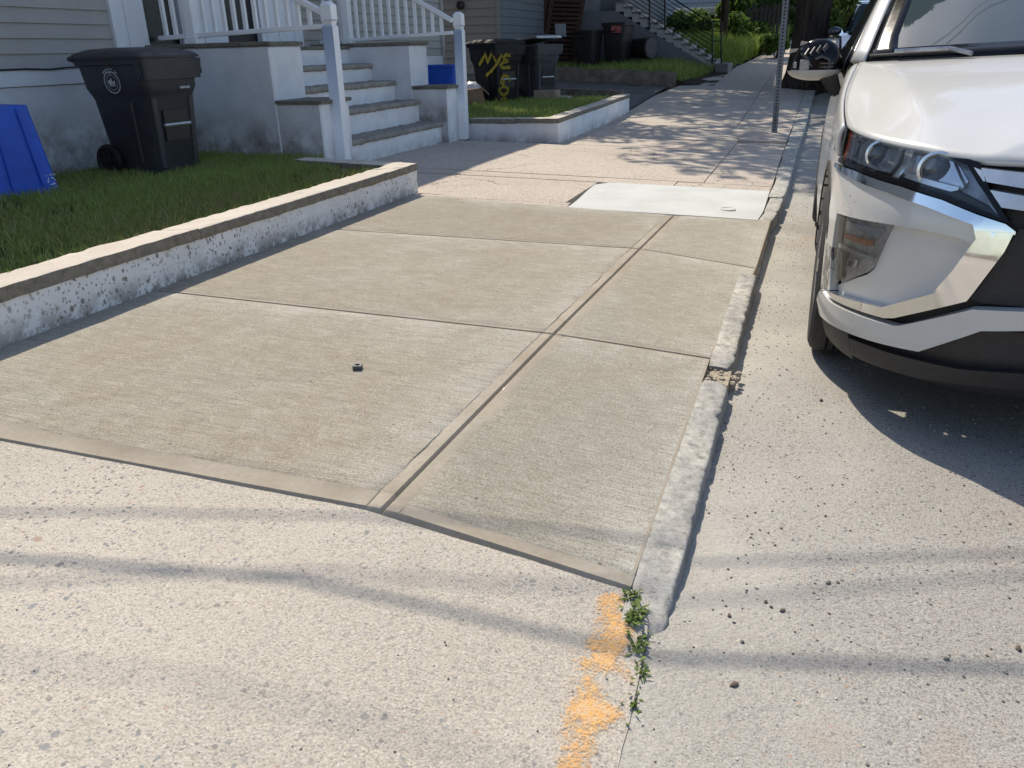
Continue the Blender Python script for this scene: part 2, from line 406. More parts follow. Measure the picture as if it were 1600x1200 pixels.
# ---- old driveway concrete in front
def drive_z(x, y):
    t = max(0, min(1.25, (x+0.95)/0.78))
    return -CROSS*x - 0.0085 - interp(y, [0.4, 1.36, 1.5], [0.0845, 0.081, 0.061])*t + 0.003*mn.noise(Vector((x*2.3, y*2.3, 1)))+0.0015*mn.noise(Vector((x*11, y*11, 2)))
def drive_x(x, y):     # right edge wanders along the seam with the road
    if x < -0.6: return x
    e = interp(y, [0, 1.05, 1.2, 1.4, 1.48, 1.6], [-0.165, -0.172, -0.176, -0.186, -0.20, -0.22])+0.012*mn.noise(Vector((0, y*9, 0)))
    return -0.6+(x+0.6)*(e+0.6)/(0.6-0.15)
drive = sheet('driveway', spaced(-4.4, -0.6, 0.05)+spaced(-0.57, -0.15, 0.03), spaced(-2.5, 0.3, 0.4)[:-1]+spaced(0.3, 1.66, 0.04), drive_z, M_drive, kind='structure', xf=drive_x)
# ---- old pavement beyond: flags with open joints
old_walk = empty('old_pavement', kind='structure')
YB = [5.645, 7.15, 8.80, 10.45, 12.1, 13.9, 15.8, 18, 21, 25, 31, 40, 60]
def left_edge(y): return interp(y, [5.6, 5.86, 5.861, 9.45, 9.5, 13.8, 14.2, 16.0, 18.5, 21, 24, 60], [-2.96, -2.96, -4.2, -4.2, -2.83, -2.83, -2.83, -2.83, -2.6, -2.3, -1.88, 0.5])
def flag(x0, x1, y0, y1, dz, mat, seed, lf=None, rf=None, name='paving_slab'):
    xs = spaced(0, 1, 1/max(4, int((x1-x0)/0.12))); ys = spaced(y0+0.004, y1-0.004, min(0.15, (y1-y0)/6))
    V = []; F = []; n = len(xs)
    for j, y in enumerate(ys):
        a = lf(y) if lf else x0; b = rf(y) if rf else x1
        for i, t in enumerate(xs):
            x = lerp(a+0.004, b-0.004, t); yy = y + 0.012*mn.noise(Vector((x*5, seed, 0)))*(1 if 0 < j < len(ys)-1 else 1)
            e = (i in (0, n-1)) or (j in (0, len(ys)-1))
            V.append((x, yy, zs(x, yy)+dz-(0.008 if e else 0)+0.003*mn.noise(Vector((x*2, yy*2, seed)))))
    for j in range(len(ys)-1):
        for i in range(n-1): F.append((j*n+i, j*n+i+1, (j+1)*n+i+1, (j+1)*n+i))
    ring = [i for i in range(n)]+[j*n+n-1 for j in range(1, len(ys))]+[(len(ys)-1)*n+i for i in range(n-2, -1, -1)]+[j*n for j in range(len(ys)-2, 0, -1)]
    b = len(V); V += [(V[i][0], V[i][1], V[i][2]-0.1) for i in ring]
    for k in range(len(ring)): F.append((ring[(k+1) % len(ring)], ring[k], b+k, b+(k+1) % len(ring)))
    return mk(name, V, F, mat, old_walk, True, None, 50)
kin = lambda y: kerb_edge(y)-interp(y, [5.6, 7, 12, 30], [0.085, 0.125, 0.17, 0.2])
for k in range(len(YB)-1):
    y0, y1 = YB[k], YB[k+1]; dz = [0.0, 0.004, -0.002, 0.002, 0.006, 0.0, 0.004, 0, 0, 0, 0, 0][k]
    if k == 0:
        flag(0, 0, 5.775, 5.872, 0, M_oldwalk, 1, lambda y: -2.83, lambda y: -1.60)
        flag(0, 0, 5.876, 6.88, 0, M_oldwalk, 1, lambda y: -4.2, lambda y: -1.645)
        flag(0, 0, 6.90, y1, 0, M_oldwalk, 2, lambda y: -4.2, lambda y: -1.0)
        flag(0, 0, 6.90, y1, -0.003, M_oldwalk, 3, lambda y: -1.0, kin)
    else:
        sp = -0.78 if k in (1, 2, 3) else -0.95
        le = (lambda y: -4.2) if k < 2 else (lambda y: left_edge(y) if y > 9.5 else -4.2) if k == 2 else left_edge
        if k == 2:
            flag(0, 0, y0, 9.53, dz, M_oldwalk, 5, lambda y: -4.2, lambda y: sp)
            flag(0, 0, 9.53, y1, dz+0.002, M_oldwalk, 6, lambda y: -2.86, lambda y: sp)
        else: flag(0, 0, y0, y1, dz, M_oldwalk, 4+k, le, lambda y: sp)
        flag(0, 0, y0, y1, dz-0.004 if k != 3 else 0.024, M_oldwalk, 20+k, lambda y: sp, kin)
pt = flag(0, 0, 5.655, 6.885, 0.006, M_patch, 40, lambda y: lerp(-1.575, -1.64, smooth01((y-5.65)/1.2)) + (0.10*max(0, (y-6.72)/0.16)**2 if y > 6.72 else 0), kin, name='cement_patch')
tag(pt, label='pale cement patch in the old pavement')
vc = G().lathe([(0.055, -0.004), (0.055, 0.004), (0.048, 0.007), (0.046, 0.004), (0.001, 0.004)], (-0.46, 5.93, zs(-0.46, 5.93)+0.006), (0.02, 0, 1), 28).build('valve_cover', flat('dull_iron', (0.52, 0.51, 0.47), 0.8), None, smooth=True)
tag(vc, 'small round iron valve cover set in the pale cement patch', 'valve cover')
wedge = flag(0, 0, 5.655, 5.775, 0.0, M_oldwalk, 41, lambda y: lerp(-2.2, -2.83, (y-5.65)/0.12), lambda y: -1.585)
# ---- granite kerb
kerb = empty('kerb', kind='structure')
def kerbstone(y0, y1, seed, wid, dz=0.0, taper0=0.0, rad=0.02):
    ys = spaced(y0, y1, 0.022); V = []; F = []
    prof = [(-1, -0.25), (-1, -0.006), (-0.96, -0.002), (-0.7, 0.0), (-0.4, 0.0), (-0.2, 0.0), (-0.08, -0.001), (-0.02, -0.005), (0, -0.016), (0.004, -0.05), (0.008, -0.09), (0.01, -0.25)]
    n = len(prof)
    for j, y in enumerate(ys):
        xr = kerb_edge(y); endd = min(y-y0, y1-y)
        er = 0.018*max(0, 1-endd/0.05)
        tp = taper0*max(0, 1-(y-y0)/0.22)
        for (a, z) in prof:
            x = xr+0.003+a*wid*(1 if a > -0.5 else 1) if a <= 0 else xr+0.006
            P = Vector((x*1.0, y, zs(min(x, xr-0.02), y)+z+dz-er*0.5-tp*(0.35+0.65*(1+a))))
            amp = 0.0025 if -0.9 < a < 0.01 else 0.0015
            nv = mn.fractal(Vector((P.x*9, P.y*7, P.z*9+seed)), 0.8, 2, 4)
            chip = 0.020*max(0, mn.noise(Vector((y*15, seed*3.1, 0)))-0.22)+0.010*max(0, mn.noise(Vector((y*41, seed*1.7, 4))))
            P.x += amp*nv + (-er if a > -0.3 else 0) - (chip if a > -0.1 else 0)
            if -0.1 < a < 0.004: P.z -= chip*0.7; P.z += amp*mn.fractal(Vector((P.x*11+9, P.y*9, seed)), 0.8, 2, 3)
            V.append(P)
    for j in range(len(ys)-1):
        for i in range(n-1): F.append((j*n+i, (j+1)*n+i, (j+1)*n+i+1, j*n+i+1))
    F.append(tuple(range(n))); F.append(tuple((len(ys)-1)*n+i for i in range(n))[::-1])
    return mk('kerbstone', V, F, M_granite, kerb, True, None, 50)
kerbstone(1.40, 2.79, 1, 0.103, 0.003, 0.035)
kerbstone(2.93, 4.28, 2, 0.092, 0.005)
kerbstone(4.28, 5.60, 3, 0.06, -0.05)
for k, (a, b) in enumerate([(5.625, 6.02), (6.03, 6.62), (6.63, 7.7), (7.715, 9.2), (9.215, 10.9), (10.915, 12.6), (12.62, 14.6), (14.62, 17), (17.02, 20), (20.02, 24), (24.02, 30), (30.02, 45)]):
    kerbstone(a, b, 10+k, interp(a, [5.6, 7, 12, 30], [0.085, 0.125, 0.17, 0.2])+0.004, rnd.uniform(-0.006, 0.008))
# broken bit between two kerbstones
g = G()
for k in range(46):
    y = rnd.uniform(2.78, 2.95); x = rnd.uniform(-0.25, -0.125); r = rnd.uniform(0.005, 0.016)
    p = Vector((x, y, zs(x, 2.86)-0.018+rnd.uniform(-0.012, 0.006)))
    g.lathe([(0.001, -r*0.6), (r*0.9, -r*0.2), (r*0.8, r*0.4), (0.001, r*0.7)], p, (rnd.uniform(-.5, .5), rnd.uniform(-.5, .5), 1), 6)
g.box(-0.25, -0.152, 2.785, 2.935, -0.2, -0.045)
ru = g.build('mortar_rubble', M_mortar, kerb); tag(ru, label='crumbled mortar in the broken gap of the kerb', kind='stuff')
# ============================================================ garden wall, lawn, house
def white_wall_mat(name, pits, tint=(0.70, 0.70, 0.70), grime=0.5, base_z=0.07, reach=0.35):
    q = NM(name)
    c = q.ramp(q.noise(5, 5, 0.6), [(0.3, tuple(x*0.84 for x in tint)), (0.7, tint)])
    z = q.sep(q.co())[2]
    if pits:
        v = q.vor(26, vec=q.co((1, 1, 0.75))); v2 = q.vor(55, vec=q.co((1, 1, 0.7)))
        w1 = q.math('ADD', v, q.math('MULTIPLY', q.noise(38, 4, 0.7), 0.75))
        m1 = q.ramp(w1, [(0.56, 1.0), (0.63, 0.0)])
        w2 = q.math('ADD', v2, q.math('MULTIPLY', q.noise(70, 3, 0.7), 0.7))
        m2 = q.ramp(w2, [(0.55, 0.9), (0.62, 0.0)])
        den = q.ramp(q.noise(2.6, 4, 0.65), [(0.40, 0.12), (0.58, 1.0)])
        m = q.math('MULTIPLY', q.math('MAXIMUM', m1, m2), q.math('MULTIPLY', den, pits))
        c = q.mix(m, c, (0.19, 0.165, 0.135))
        h = q.math('SUBTRACT', q.math('MULTIPLY', q.noise(55, 4), 0.5), m)
    else:
        m = q.ramp(q.noise(11, 6, 0.75, dist=0.6), [(0.62, 0.0), (0.72, 0.55*grime)])
        c = q.mix(m, c, (0.30, 0.28, 0.25)); h = q.noise(30, 5, 0.7)
    dirt = q.math('MULTIPLY', q.ramp(q.math('SUBTRACT', z, base_z), [(0.0, 1.0), (reach, 0.0)]), q.ramp(q.noise(8 if pits else 3.4, 5, 0.75), [(0.44, 0.0), (0.54, grime)] if pits else [(0.36, 0.0), (0.66, grime)]))
    c = q.mix(dirt, c, (0.20, 0.16, 0.12))
    return q.set(c, 0.88, q.bump(h, 0.55, 0.006), spec=0.25)
M_wallpit = white_wall_mat('pitted_white_painted_masonry', 0.9, (0.82, 0.815, 0.80), 0.95, -0.02, 0.13)
M_wallpt = white_wall_mat('flaking_white_painted_masonry', 0, (0.85, 0.855, 0.86), 0.8, -0.02, 0.16)
M_stucco = white_wall_mat('dirty_shaded_white_stucco', 0, (0.74, 0.755, 0.775), 1.0, 0.24)  # grimy, and also darkened for the shaded flanks of the steps
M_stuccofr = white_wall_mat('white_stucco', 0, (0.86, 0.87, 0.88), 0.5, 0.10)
def cap_mat():
    q = NM('pale_sandstone_coping')
    c = q.ramp(q.noise(4, 5, 0.6), [(0.3, (0.53, 0.47, 0.40)), (0.7, (0.63, 0.57, 0.49))])
    c = q.mix(q.ramp(q.noise(90, 4, 0.7), [(0.3, 0.35), (0.5, 0.0)]), c, (0.30, 0.26, 0.21))
    n = q.sep(q.n('NewGeometry').outputs['Normal'])[2]     # faces not turned upward get a darker, mottled tone
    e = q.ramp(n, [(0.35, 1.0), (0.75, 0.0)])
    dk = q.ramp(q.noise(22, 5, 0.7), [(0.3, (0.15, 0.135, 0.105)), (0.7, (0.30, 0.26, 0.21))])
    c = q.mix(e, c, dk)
    return q.set(c, 0.92, q.bump(q.noise(60, 5, 0.7), 0.7, 0.006), spec=0.2)
M_cap = cap_mat()
def garden_wall(label, pts, ztop, zbase, th, joints, mat, capt=0.055):
    """pts: outer face line; th: inward thickness offset per vertex"""
    root = empty('garden_wall', (pts[0][0], pts[0][1], zbase), label=label, cat='wall')
    off = Vector(root.location)
    for k in range(len(pts)-1):
        a, b = Vector((*pts[k], 0)), Vector((*pts[k+1], 0)); ia, ib = Vector((*th[k], 0)), Vector((*th[k+1], 0))
        za, zb = ztop[k], ztop[k+1]
        L = (b-a).length; n = max(1, int(L/0.04)); V = []; F = []
        hs = [0, .1, .22, .35, .5, .65, .8, .92, 1]
        for i in range(n+1):
            t = i/n; p = lerp(a, b, t); zt = lerp(za, zb, t)-capt
            out = (p-lerp(ia, ib, t)).normalized()
            for h in hs:
                z = lerp(zbase-0.08, zt, h)
                d = 0.006*mn.fractal(Vector((p.x*8, p.y*8, z*10)), 0.8, 2, 4) + 0.012*max(0, 0.3-h)*(1+mn.noise(Vector((p.y*9, p.x*9, 1))))
                V.append(p+out*(d-0.004)+Vector((0, 0, z))-off)
            V.append(lerp(ia, ib, t)+Vector((0, 0, zt))-off); V.append(lerp(ia, ib, t)+Vector((0, 0, zbase-0.08))-off)
        m_ = len(hs)+2
        for i in range(n):
            for j in range(m_): F.append((i*m_+j, (i+1)*m_+j, (i+1)*m_+(j+1) % m_, i*m_+(j+1) % m_))
        F.append(tuple(range(m_))); F.append(tuple(n*m_+j for j in range(m_))[::-1])
        w_ = mk('masonry', V, F, mat, root, True, None, 60)
        js = [0]+joints[k]+[1]
        for q in range(len(js)-1):
            t0, t1 = js[q]+0.0025/L, js[q+1]-0.0025/L
            P = [lerp(a, b, t0), lerp(a, b, t1), lerp(ib, ia, 1-t1), lerp(ib, ia, 1-t0)]
            P = [lerp(a, b, t0), lerp(a, b, t1), lerp(ia, ib, t1), lerp(ia, ib, t0)]
            o0 = (P[0]-P[3]).normalized()*0.007
            P[0] = P[0]+o0; P[1] = P[1]+o0
            z0, z1 = lerp(za, zb, t0), lerp(za, zb, t1); zz = [z0, z1, z1, z0]; e = rnd.uniform(-0.003, 0.003)
            gg = G().hexa([p+Vector((0, 0, z-capt+e))-off for p, z in zip(P, zz)], [p+Vector((0, 0, z+e))-off for p, z in zip(P, zz)])
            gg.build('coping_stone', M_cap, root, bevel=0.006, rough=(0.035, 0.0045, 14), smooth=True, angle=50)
    return root
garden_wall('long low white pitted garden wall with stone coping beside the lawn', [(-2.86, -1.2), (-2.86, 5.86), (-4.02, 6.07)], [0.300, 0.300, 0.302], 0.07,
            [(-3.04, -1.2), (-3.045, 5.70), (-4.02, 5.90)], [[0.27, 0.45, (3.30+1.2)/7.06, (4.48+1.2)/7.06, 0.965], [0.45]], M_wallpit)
garden_wall('short white flaking garden wall past the steps, in front of the graffiti bin', [(-3.98, 9.66), (-2.79, 9.56), (-2.80, 13.72)], [0.335, 0.345, 0.40], 0.07,
            [(-3.98, 9.84), (-2.97, 9.75), (-2.98, 13.72)], [[0.55], [0.2, 0.42, 0.63, 0.84]], M_wallpt)
# ---- lawn
def lawn_z(x, y): return 0.238 + 0.012*mn.noise(Vector((x*1.6, y*1.6, 0))) + 0.006*mn.noise(Vector((x*6, y*6, 0)))
sheet('lawn_soil', spaced(-5.86, -3.03, 0.07), spaced(-1.2, 6.44, 0.08), lambda x, y: lawn_z(x, y)-(0.03 if x > -3.1 else 0)-(0.4 if (x > -4.05 and y > 5.75-(x+3.05)*0.2) else 0), M_soil, kind='structure')
def grass_mat(name, cols, trans=0.35):
    q = NM(name); at = q.n('Attribute', attribute_name='tone')
    c = q.ramp(at.outputs['Fac'], cols)
    q.set(c, 0.65, spec=0.25)
    tr = q.n('BsdfTranslucent'); q.put(tr.inputs[0], c)
    mx = q.n('MixShader'); mx.inputs[0].default_value = trans
    q.t.links.new(q.b.outputs[0], mx.inputs[1]); q.t.links.new(tr.outputs[0], mx.inputs[2])
    q.t.links.new(mx.outputs[0], q.t.nodes['Material Output'].inputs[0]); return q.m
M_grass = grass_mat('lawn_grass', [(0.0, (0.44, 0.36, 0.17)), (0.22, (0.30, 0.31, 0.09)), (0.55, (0.24, 0.315, 0.07)), (1.0, (0.44, 0.53, 0.15))])
M_weed = grass_mat('rank_weeds', [(0.0, (0.30, 0.27, 0.09)), (0.3, (0.17, 0.25, 0.045)), (1.0, (0.30, 0.40, 0.08))], 0.45)
def blades(name, pts, hmin, hmax, wid, mat, lean=0.6, label=None, cat=None, kind='stuff', seed=1, tonef=None):
    rs = np.random.RandomState(seed); n = len(pts); P = np.array(pts)
    h = rs.uniform(hmin, hmax, n); th = rs.uniform(0, 2*np.pi, n); ln = rs.uniform(0.1, lean, n)*h
    ph = th+rs.uniform(-1.2, 1.2, n); wd = wid*rs.uniform(0.6, 1.3, n)
    sx, sy = np.cos(ph+np.pi/2)*wd/2, np.sin(ph+np.pi/2)*wd/2
    dx, dy = np.cos(th)*ln, np.sin(th)*ln
    V = np.zeros((n, 5, 3))
    V[:, 0] = P+np.stack([-sx, -sy, 0*h], 1); V[:, 1] = P+np.stack([sx, sy, 0*h], 1)
    V[:, 2] = P+np.stack([dx*.35+sx*.8, dy*.35+sy*.8, h*.6], 1); V[:, 3] = P+np.stack([dx*.35-sx*.8, dy*.35-sy*.8, h*.6], 1)
    V[:, 4] = P+np.stack([dx, dy, h*(1-0.25*ln/h)], 1)
    me = bpy.data.meshes.new(name); b = np.arange(n)*5
    loops = np.stack([b, b+1, b+2, b+3, b+3, b+2, b+4], 1).reshape(-1)
    me.vertices.add(n*5); me.vertices.foreach_set('co', V.reshape(-1))
    me.loops.add(n*7); me.loops.foreach_set('vertex_index', loops.astype(np.int32))
    me.polygons.add(n*2); st = np.stack([np.arange(n)*7, np.arange(n)*7+4], 1).reshape(-1)
    me.polygons.foreach_set('loop_start', st.astype(np.int32))
    me.update(calc_edges=True); me.validate()
    tone = np.clip(rs.normal(0.5, 0.28, n)+(tonef(P) if tonef else 0), 0, 1)
    at = me.attributes.new('tone', 'FLOAT', 'POINT'); at.data.foreach_set('value', np.repeat(tone, 5).astype(np.float32))
    me.materials.append(mat); o = bpy.data.objects.new(name, me); col.objects.link(o)
    return tag(o, label, cat, None, kind)
pts = []
rs = random.Random(3)
while len(pts) < 60000:
    x = rs.uniform(-5.8, -3.05); y = rs.uniform(2.0, 6.40)
    if y > (5.66+(-3.05-x)*0.205 if x > -4.02 else 6.42): continue
    bare = mn.noise(Vector((x*1.3+3, y*1.3, 7)))+0.5*mn.noise(Vector((x*5, y*5, 2)))
    if x < -5.35 and rs.random() < min(1, (-5.35-x)*2.2): continue
    if bare < -0.38 and rs.random() < 0.75: continue
    if (x+4.75)**2/0.06+(y-3.75)**2/0.03 < 1 and rs.random() < 0.9: continue
    if x < -4.72 and 5.1 < y < 5.66 and rs.random() < 0.6: continue
    pts.append((x, y, lawn_z(x, y)-0.004))
def lawn_tone(P):
    k = np.array([mn.noise(Vector((p[0]*1.1, p[1]*1.1, 4))) for p in P])
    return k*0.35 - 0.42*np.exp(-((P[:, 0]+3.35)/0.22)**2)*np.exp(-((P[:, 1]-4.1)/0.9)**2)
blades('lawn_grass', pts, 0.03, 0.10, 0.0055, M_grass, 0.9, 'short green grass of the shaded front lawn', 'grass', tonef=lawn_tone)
# ---- house with clapboards
M_clap = flat('beige_vinyl_clapboard', (0.37, 0.35, 0.325), 0.6, var=0.07, scale=3)
M_white = flat('white_painted_wood', (0.74, 0.755, 0.78), 0.5, var=0.05, scale=5)
M_whitevinyl = flat('white_vinyl', (0.85, 0.86, 0.87), 0.35, var=0.05, scale=6)
M_dark = flat('dark_interior', (0.012, 0.012, 0.014), 0.4)
M_roof = flat('dark_roof_shingle', (0.06, 0.058, 0.055), 0.9, var=0.3, scale=9)
FX = -5.85
house = empty('beige_house', (FX, 8, 0.2), label='beige clapboard house with white doors behind the front steps', cat='house')
def hp(name, g, m, **k):
    for v in g.v: v -= Vector((FX, 8, 0.2))
    return g.build(name, m, house, **k)
Y0H, Y1H, ZE = 1.0, 13.15, 5.05
hp('wall', G().box(FX-7, FX-0.12, Y0H, Y1H-0.02, -0.1, ZE), M_clap)
hp('foundation', G().box(FX-0.03, FX+0.02, Y0H, 6.44, 0.1, 0.925), M_stucco, rough=(0.12, 0.004, 6), smooth=True)
hp('foundation', G().box(FX-0.03, FX+0.02, 9.7, Y1H-0.01, 0.0, 0.88), M_stuccofr)
hp('skirt_board', G().box(FX-0.02, FX+0.035, Y0H, 6.06, 0.93, 1.052), M_white, bevel=0.003)
hp('skirt_board', G().box(FX-0.02, FX+0.035, 9.7, Y1H-0.05, 0.88, 1.052), M_white, bevel=0.003)
def boards(ya, yb, z0, z1):
    first = None
    nrow = int((z1-z0)/0.112)
    for k in range(nrow):
        z = z0+k*0.112
        if first is None:
            g = G().prism([(FX-0.02, ya, z), (FX+0.022, ya, z), (FX+0.020, ya, z+0.006), (FX+0.004, ya, z+0.115), (FX-0.02, ya, z+0.115)], (0, yb-ya, 0))
            first = hp('clapboard', g, M_clap); base = z
        else:
            c = first.copy(); col.objects.link(c); c.location.z = z-base
boards(Y0H, 6.055, 1.056, ZE-0.05)
boards(9.02, Y1H-0.05, 1.056, ZE-0.05)
hp('corner_board', G().box(FX-0.06, FX+0.045, Y1H-0.05, Y1H+0.04, 0.88, ZE), M_clap, bevel=0.004)
hp('door_surround', G().box(FX-0.02, FX+0.05, 6.06, 6.20, 1.16, 3.5), M_white, bevel=0.004)
hp('door_surround', G().box(FX-0.02, FX+0.04, 6.94, 7.62, 1.16, 3.5).box(FX+0.04, FX+0.05, 7.03, 7.12, 1.16, 3.5).box(FX+0.04, FX+0.05, 7.25, 7.40, 1.16, 3.5), M_white, bevel=0.004)
hp('door_surround', G().box(FX-0.02, FX+0.05, 8.20, 9.015, 1.16, 3.5).box(FX+0.05, FX+0.062, 8.28, 8.36, 1.16, 3.5).box(FX+0.05, FX+0.062, 8.52, 8.60, 1.16, 3.5).box(FX+0.05, FX+0.062, 8.82, 8.9, 1.16, 3.5), M_white, bevel=0.004)
hp('door_surround', G().box(FX-0.02, FX+0.05, 6.06, 9.015, 3.5, 3.68), M_white, bevel=0.004)
for (ya, yb, gl) in ((6.20, 6.94, 6.50), (7.62, 8.20, 7.62)):
    d = hp('door', G().box(FX-0.09, FX-0.03, ya, yb, 1.2, 3.5), M_dark)
    if gl > ya:
        g = G().box(FX-0.03, FX+0.015, ya, gl, 1.2, 3.5).box(FX+0.015, FX+0.025, ya+0.05, ya+0.12, 1.2, 3.5)
        for v in g.v: v -= Vector((FX, 8, 0.2))
        s_ = g.build('sidelight_panel', M_white, d, bevel=0.003)
eave_x = -5.48
hp('roof', G().prism([(eave_x, Y0H-0.4, ZE-0.08), (eave_x, Y0H-0.4, ZE+0.05), (FX-3.5, Y0H-0.4, ZE+2.4), (FX-7.4, Y0H-0.4, ZE+0.05), (FX-7.4, Y0H-0.4, ZE-0.08)], (0, Y1H-Y0H+0.75, 0)), M_roof)
wire = G().tube([atX(p[0], p[1], FX+0.05) for p in ((-30, 111), (0, 109.5), (40, 108), (78, 108.5), (100, 106), (150, 103))], 0.008, 6); hp('cable', wire, M_dark)
# ---- porch and front steps
def tread_mat():
    q = NM('worn_bluestone_tread')
    c = q.ramp(q.noise(7, 5, 0.65), [(0.3, (0.24, 0.215, 0.185)), (0.7, (0.38, 0.345, 0.305))])
    return q.set(c, 0.92, q.bump(q.noise(50, 5, 0.75), 0.8, 0.008), spec=0.2)
M_tread = tread_mat()
M_slabstone = flat('mossy_porch_slab', (0.16, 0.15, 0.12), 0.9, var=0.35, scale=14, bump=(40, 0.6, 0.006))
steps = empty('front_steps', (-4.1, 8.1, 0.1), label='white masonry front steps with rough stone treads and cheek walls', cat='steps')
def sp(name, g, m, **k):
    for v in g.v: v -= Vector((-4.1, 8.1, 0.1))
    return g.build(name, m, steps, **k)
YA, YB_, YC, YD = 6.44, 6.94, 9.21, 9.68
for (ya, yb, far) in ((YA, YB_, 0), (YC, YD, 1)):
    ms = [M_stucco, M_stuccofr]  # shade of the flanks and brightness of street faces put into two stuccos
    g = G().box(-5.86, -4.5, ya, yb, 0.0, 1.188)
    o = sp('upper_cheek_wall', g, ms, rough=(0.1, 0.005, 6), bevel=0.012, smooth=True)
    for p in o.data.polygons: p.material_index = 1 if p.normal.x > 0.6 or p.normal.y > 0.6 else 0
    o = sp('upper_coping', G().box(-5.84, -4.475, ya-0.015, yb+0.012, 1.19, 1.226), M_slabstone, rough=(0.08, 0.004, 12), bevel=0.006, smooth=True)
    g = G().box(-4.505, -4.05, ya+0.004, yb-0.004, 0.0, 0.706)
    o = sp('lower_cheek_wall', g, ms, rough=(0.1, 0.005, 6), bevel=0.012, smooth=True)
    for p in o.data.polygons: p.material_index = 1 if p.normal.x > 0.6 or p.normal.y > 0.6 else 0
    sp('lower_coping', G().box(-4.50, -4.02, ya-0.02, yb+0.01, 0.708, 0.738), M_slabstone, rough=(0.08, 0.003, 12), bevel=0.005, smooth=True)
tz = [(0.335, -4.12), (0.585, -4.40), (0.805, -4.70), (1.0, -5.0)]
zprev = 0.0
for k, (z, x) in enumerate(tz):
    sp('riser', G().box(-5.8, x-0.03, YB_+0.002, YC-0.002, zprev, z-0.055), M_wallpt)
    g = G().box(x-0.36, x, YB_-0.02 if k == 0 else YB_+0.004, YC-0.004 if k else YC+0.03, z-0.055, z)
    o = sp('tread', g, M_tread, rough=(0.03, 0.009, 16), bevel=0.012, smooth=True, angle=60)
    zprev = z-0.055
sp('riser', G().box(-5.8, -5.32, YB_+0.002, YC-0.002, zprev, 1.16), M_wallpt)
sp('porch_floor', G().box(-5.86, -5.30, YB_+0.002, YC-0.002, 1.162, 1.20), M_slabstone, bevel=0.004)
# ---- newel posts and railings
def newel(x, y, z0, z1, label):
    h = z1-z0; g = G(); s = 0.052
    def sec(za, zb, sa, sb): g.hexa([(-sa, -sa, za), (sa, -sa, za), (sa, sa, za), (-sa, sa, za)], [(-sb, -sb, zb), (sb, -sb, zb), (sb, sb, zb), (-sb, sb, zb)])
    sec(0, h-0.20, s, s); sec(h-0.20, h-0.188, s, s-0.010); sec(h-0.188, h-0.172, s-0.010, s-0.010); sec(h-0.172, h-0.158, s-0.010, s)
    sec(h-0.158, h-0.03, s, s); sec(h-0.03, h, s, s-0.026)
    o = g.build('newel_post', M_whitevinyl, None, bevel=0.004, seg=2, smooth=True, angle=40)
    o.location = (x, y, z0); tag(o, label, 'post'); return o
newel(-4.0, 6.66, 0.095, 1.53, 'white square newel post nearest the lawn at the foot of the steps')
newel(-4.0, 9.54, 0.10, 1.535, 'white square newel post beside the far garden wall')
def railing(y, xs, xn, label, zb0, zb1, ztop_far, slope_x):
    root = empty('railing', (xn, y, 0.7), label=label, cat='railing', group='white railings of the front steps')
    off = Vector((xn, y, 0.7))
    def pb(name, g, **k):
        for v in g.v: v -= off
        return g.build(name, M_whitevinyl, root, **k)
    zt = lambda x: ztop_far if x < slope_x else lerp(ztop_far, 1.44, (x-slope_x)/(xn-slope_x))
    zb = lambda x: lerp(zb0, zb1, (x-xs)/(xn-xs))
    pb('bottom_rail', G().bar((xs, y, zb0), (xn, y, zb1), 0.045, 0.04), bevel=0.004)
    pb('top_rail', G().bar((slope_x, y, ztop_far), (xn, y, 1.44), 0.055, 0.05), bevel=0.006)
    pb('top_rail', G().bar((xs, y, ztop_far), (slope_x, y, ztop_far), 0.055, 0.05), bevel=0.006)
    x = xs+0.09
    while x < xn-0.09:
        if abs(x-(-5.44)) > 0.07: pb('baluster', G().box(x-0.016, x+0.016, y-0.016, y+0.016, zb(x)+0.01, zt(x)-0.02))
        x += 0.112
    pb('rail_post', G().box(-5.49, -5.39, y-0.05, y+0.05, 1.228, 2.18), bevel=0.005)
    pb('post_bracket', G().box(-5.50, -5.38, y-0.06, y+0.06, 1.226, 1.29), bevel=0.004)
railing(6.64, -5.84, -4.04, 'white baluster railing on the lawn side of the porch', 1.285, 1.335, 2.06, -5.35)
railing(9.44, -5.84, -4.04, 'white baluster railing on the far side of the porch', 1.25, 1.312, 2.05, -5.20)
# ---- car body shell: P(s, z) with s running along the plan outline from the nose centre round the left side
CARX, CARY, CARZ = 1.01, 2.48, -0.078
_pl = [(0, 0), (.2, .006), (.35, .025), (.5, .07), (.62, .135), (.72, .225), (.80, .345), (.85, .47), (.88, .61), (.893, .77), (.90, .95), (.90, 1.3), (.90, 1.8), (.90, 2.3), (.90, 2.9), (.895, 3.4), (.88, 3.8), (.83, 4.12), (.7, 4.28), (.4, 4.36), (0, 4.38)]
def _plan():
    P = [(-_pl[1][0], _pl[1][1])]+_pl+[(-_pl[-2][0], _pl[-2][1])]
    out = []
    for i in range(1, len(P)-2):
        p0, p1, p2, p3 = [np.array(P[k]) for k in (i-1, i, i+1, i+2)]
        for t in np.linspace(0, 1, 12, endpoint=False):
            out.append(0.5*((2*p1)+(-p0+p2)*t+(2*p0-5*p1+4*p2-p3)*t*t+(-p0+3*p1-3*p2+p3)*t**3))
    out.append(np.array(_pl[-1]))
    return np.array(out)
_PL = _plan(); _S = np.concatenate([[0], np.cumsum(np.hypot(*np.diff(_PL, axis=0).T))])
_TN = np.gradient(_PL, axis=0); _TN /= np.linalg.norm(_TN, axis=1)[:, None]   # tangent (u, y)
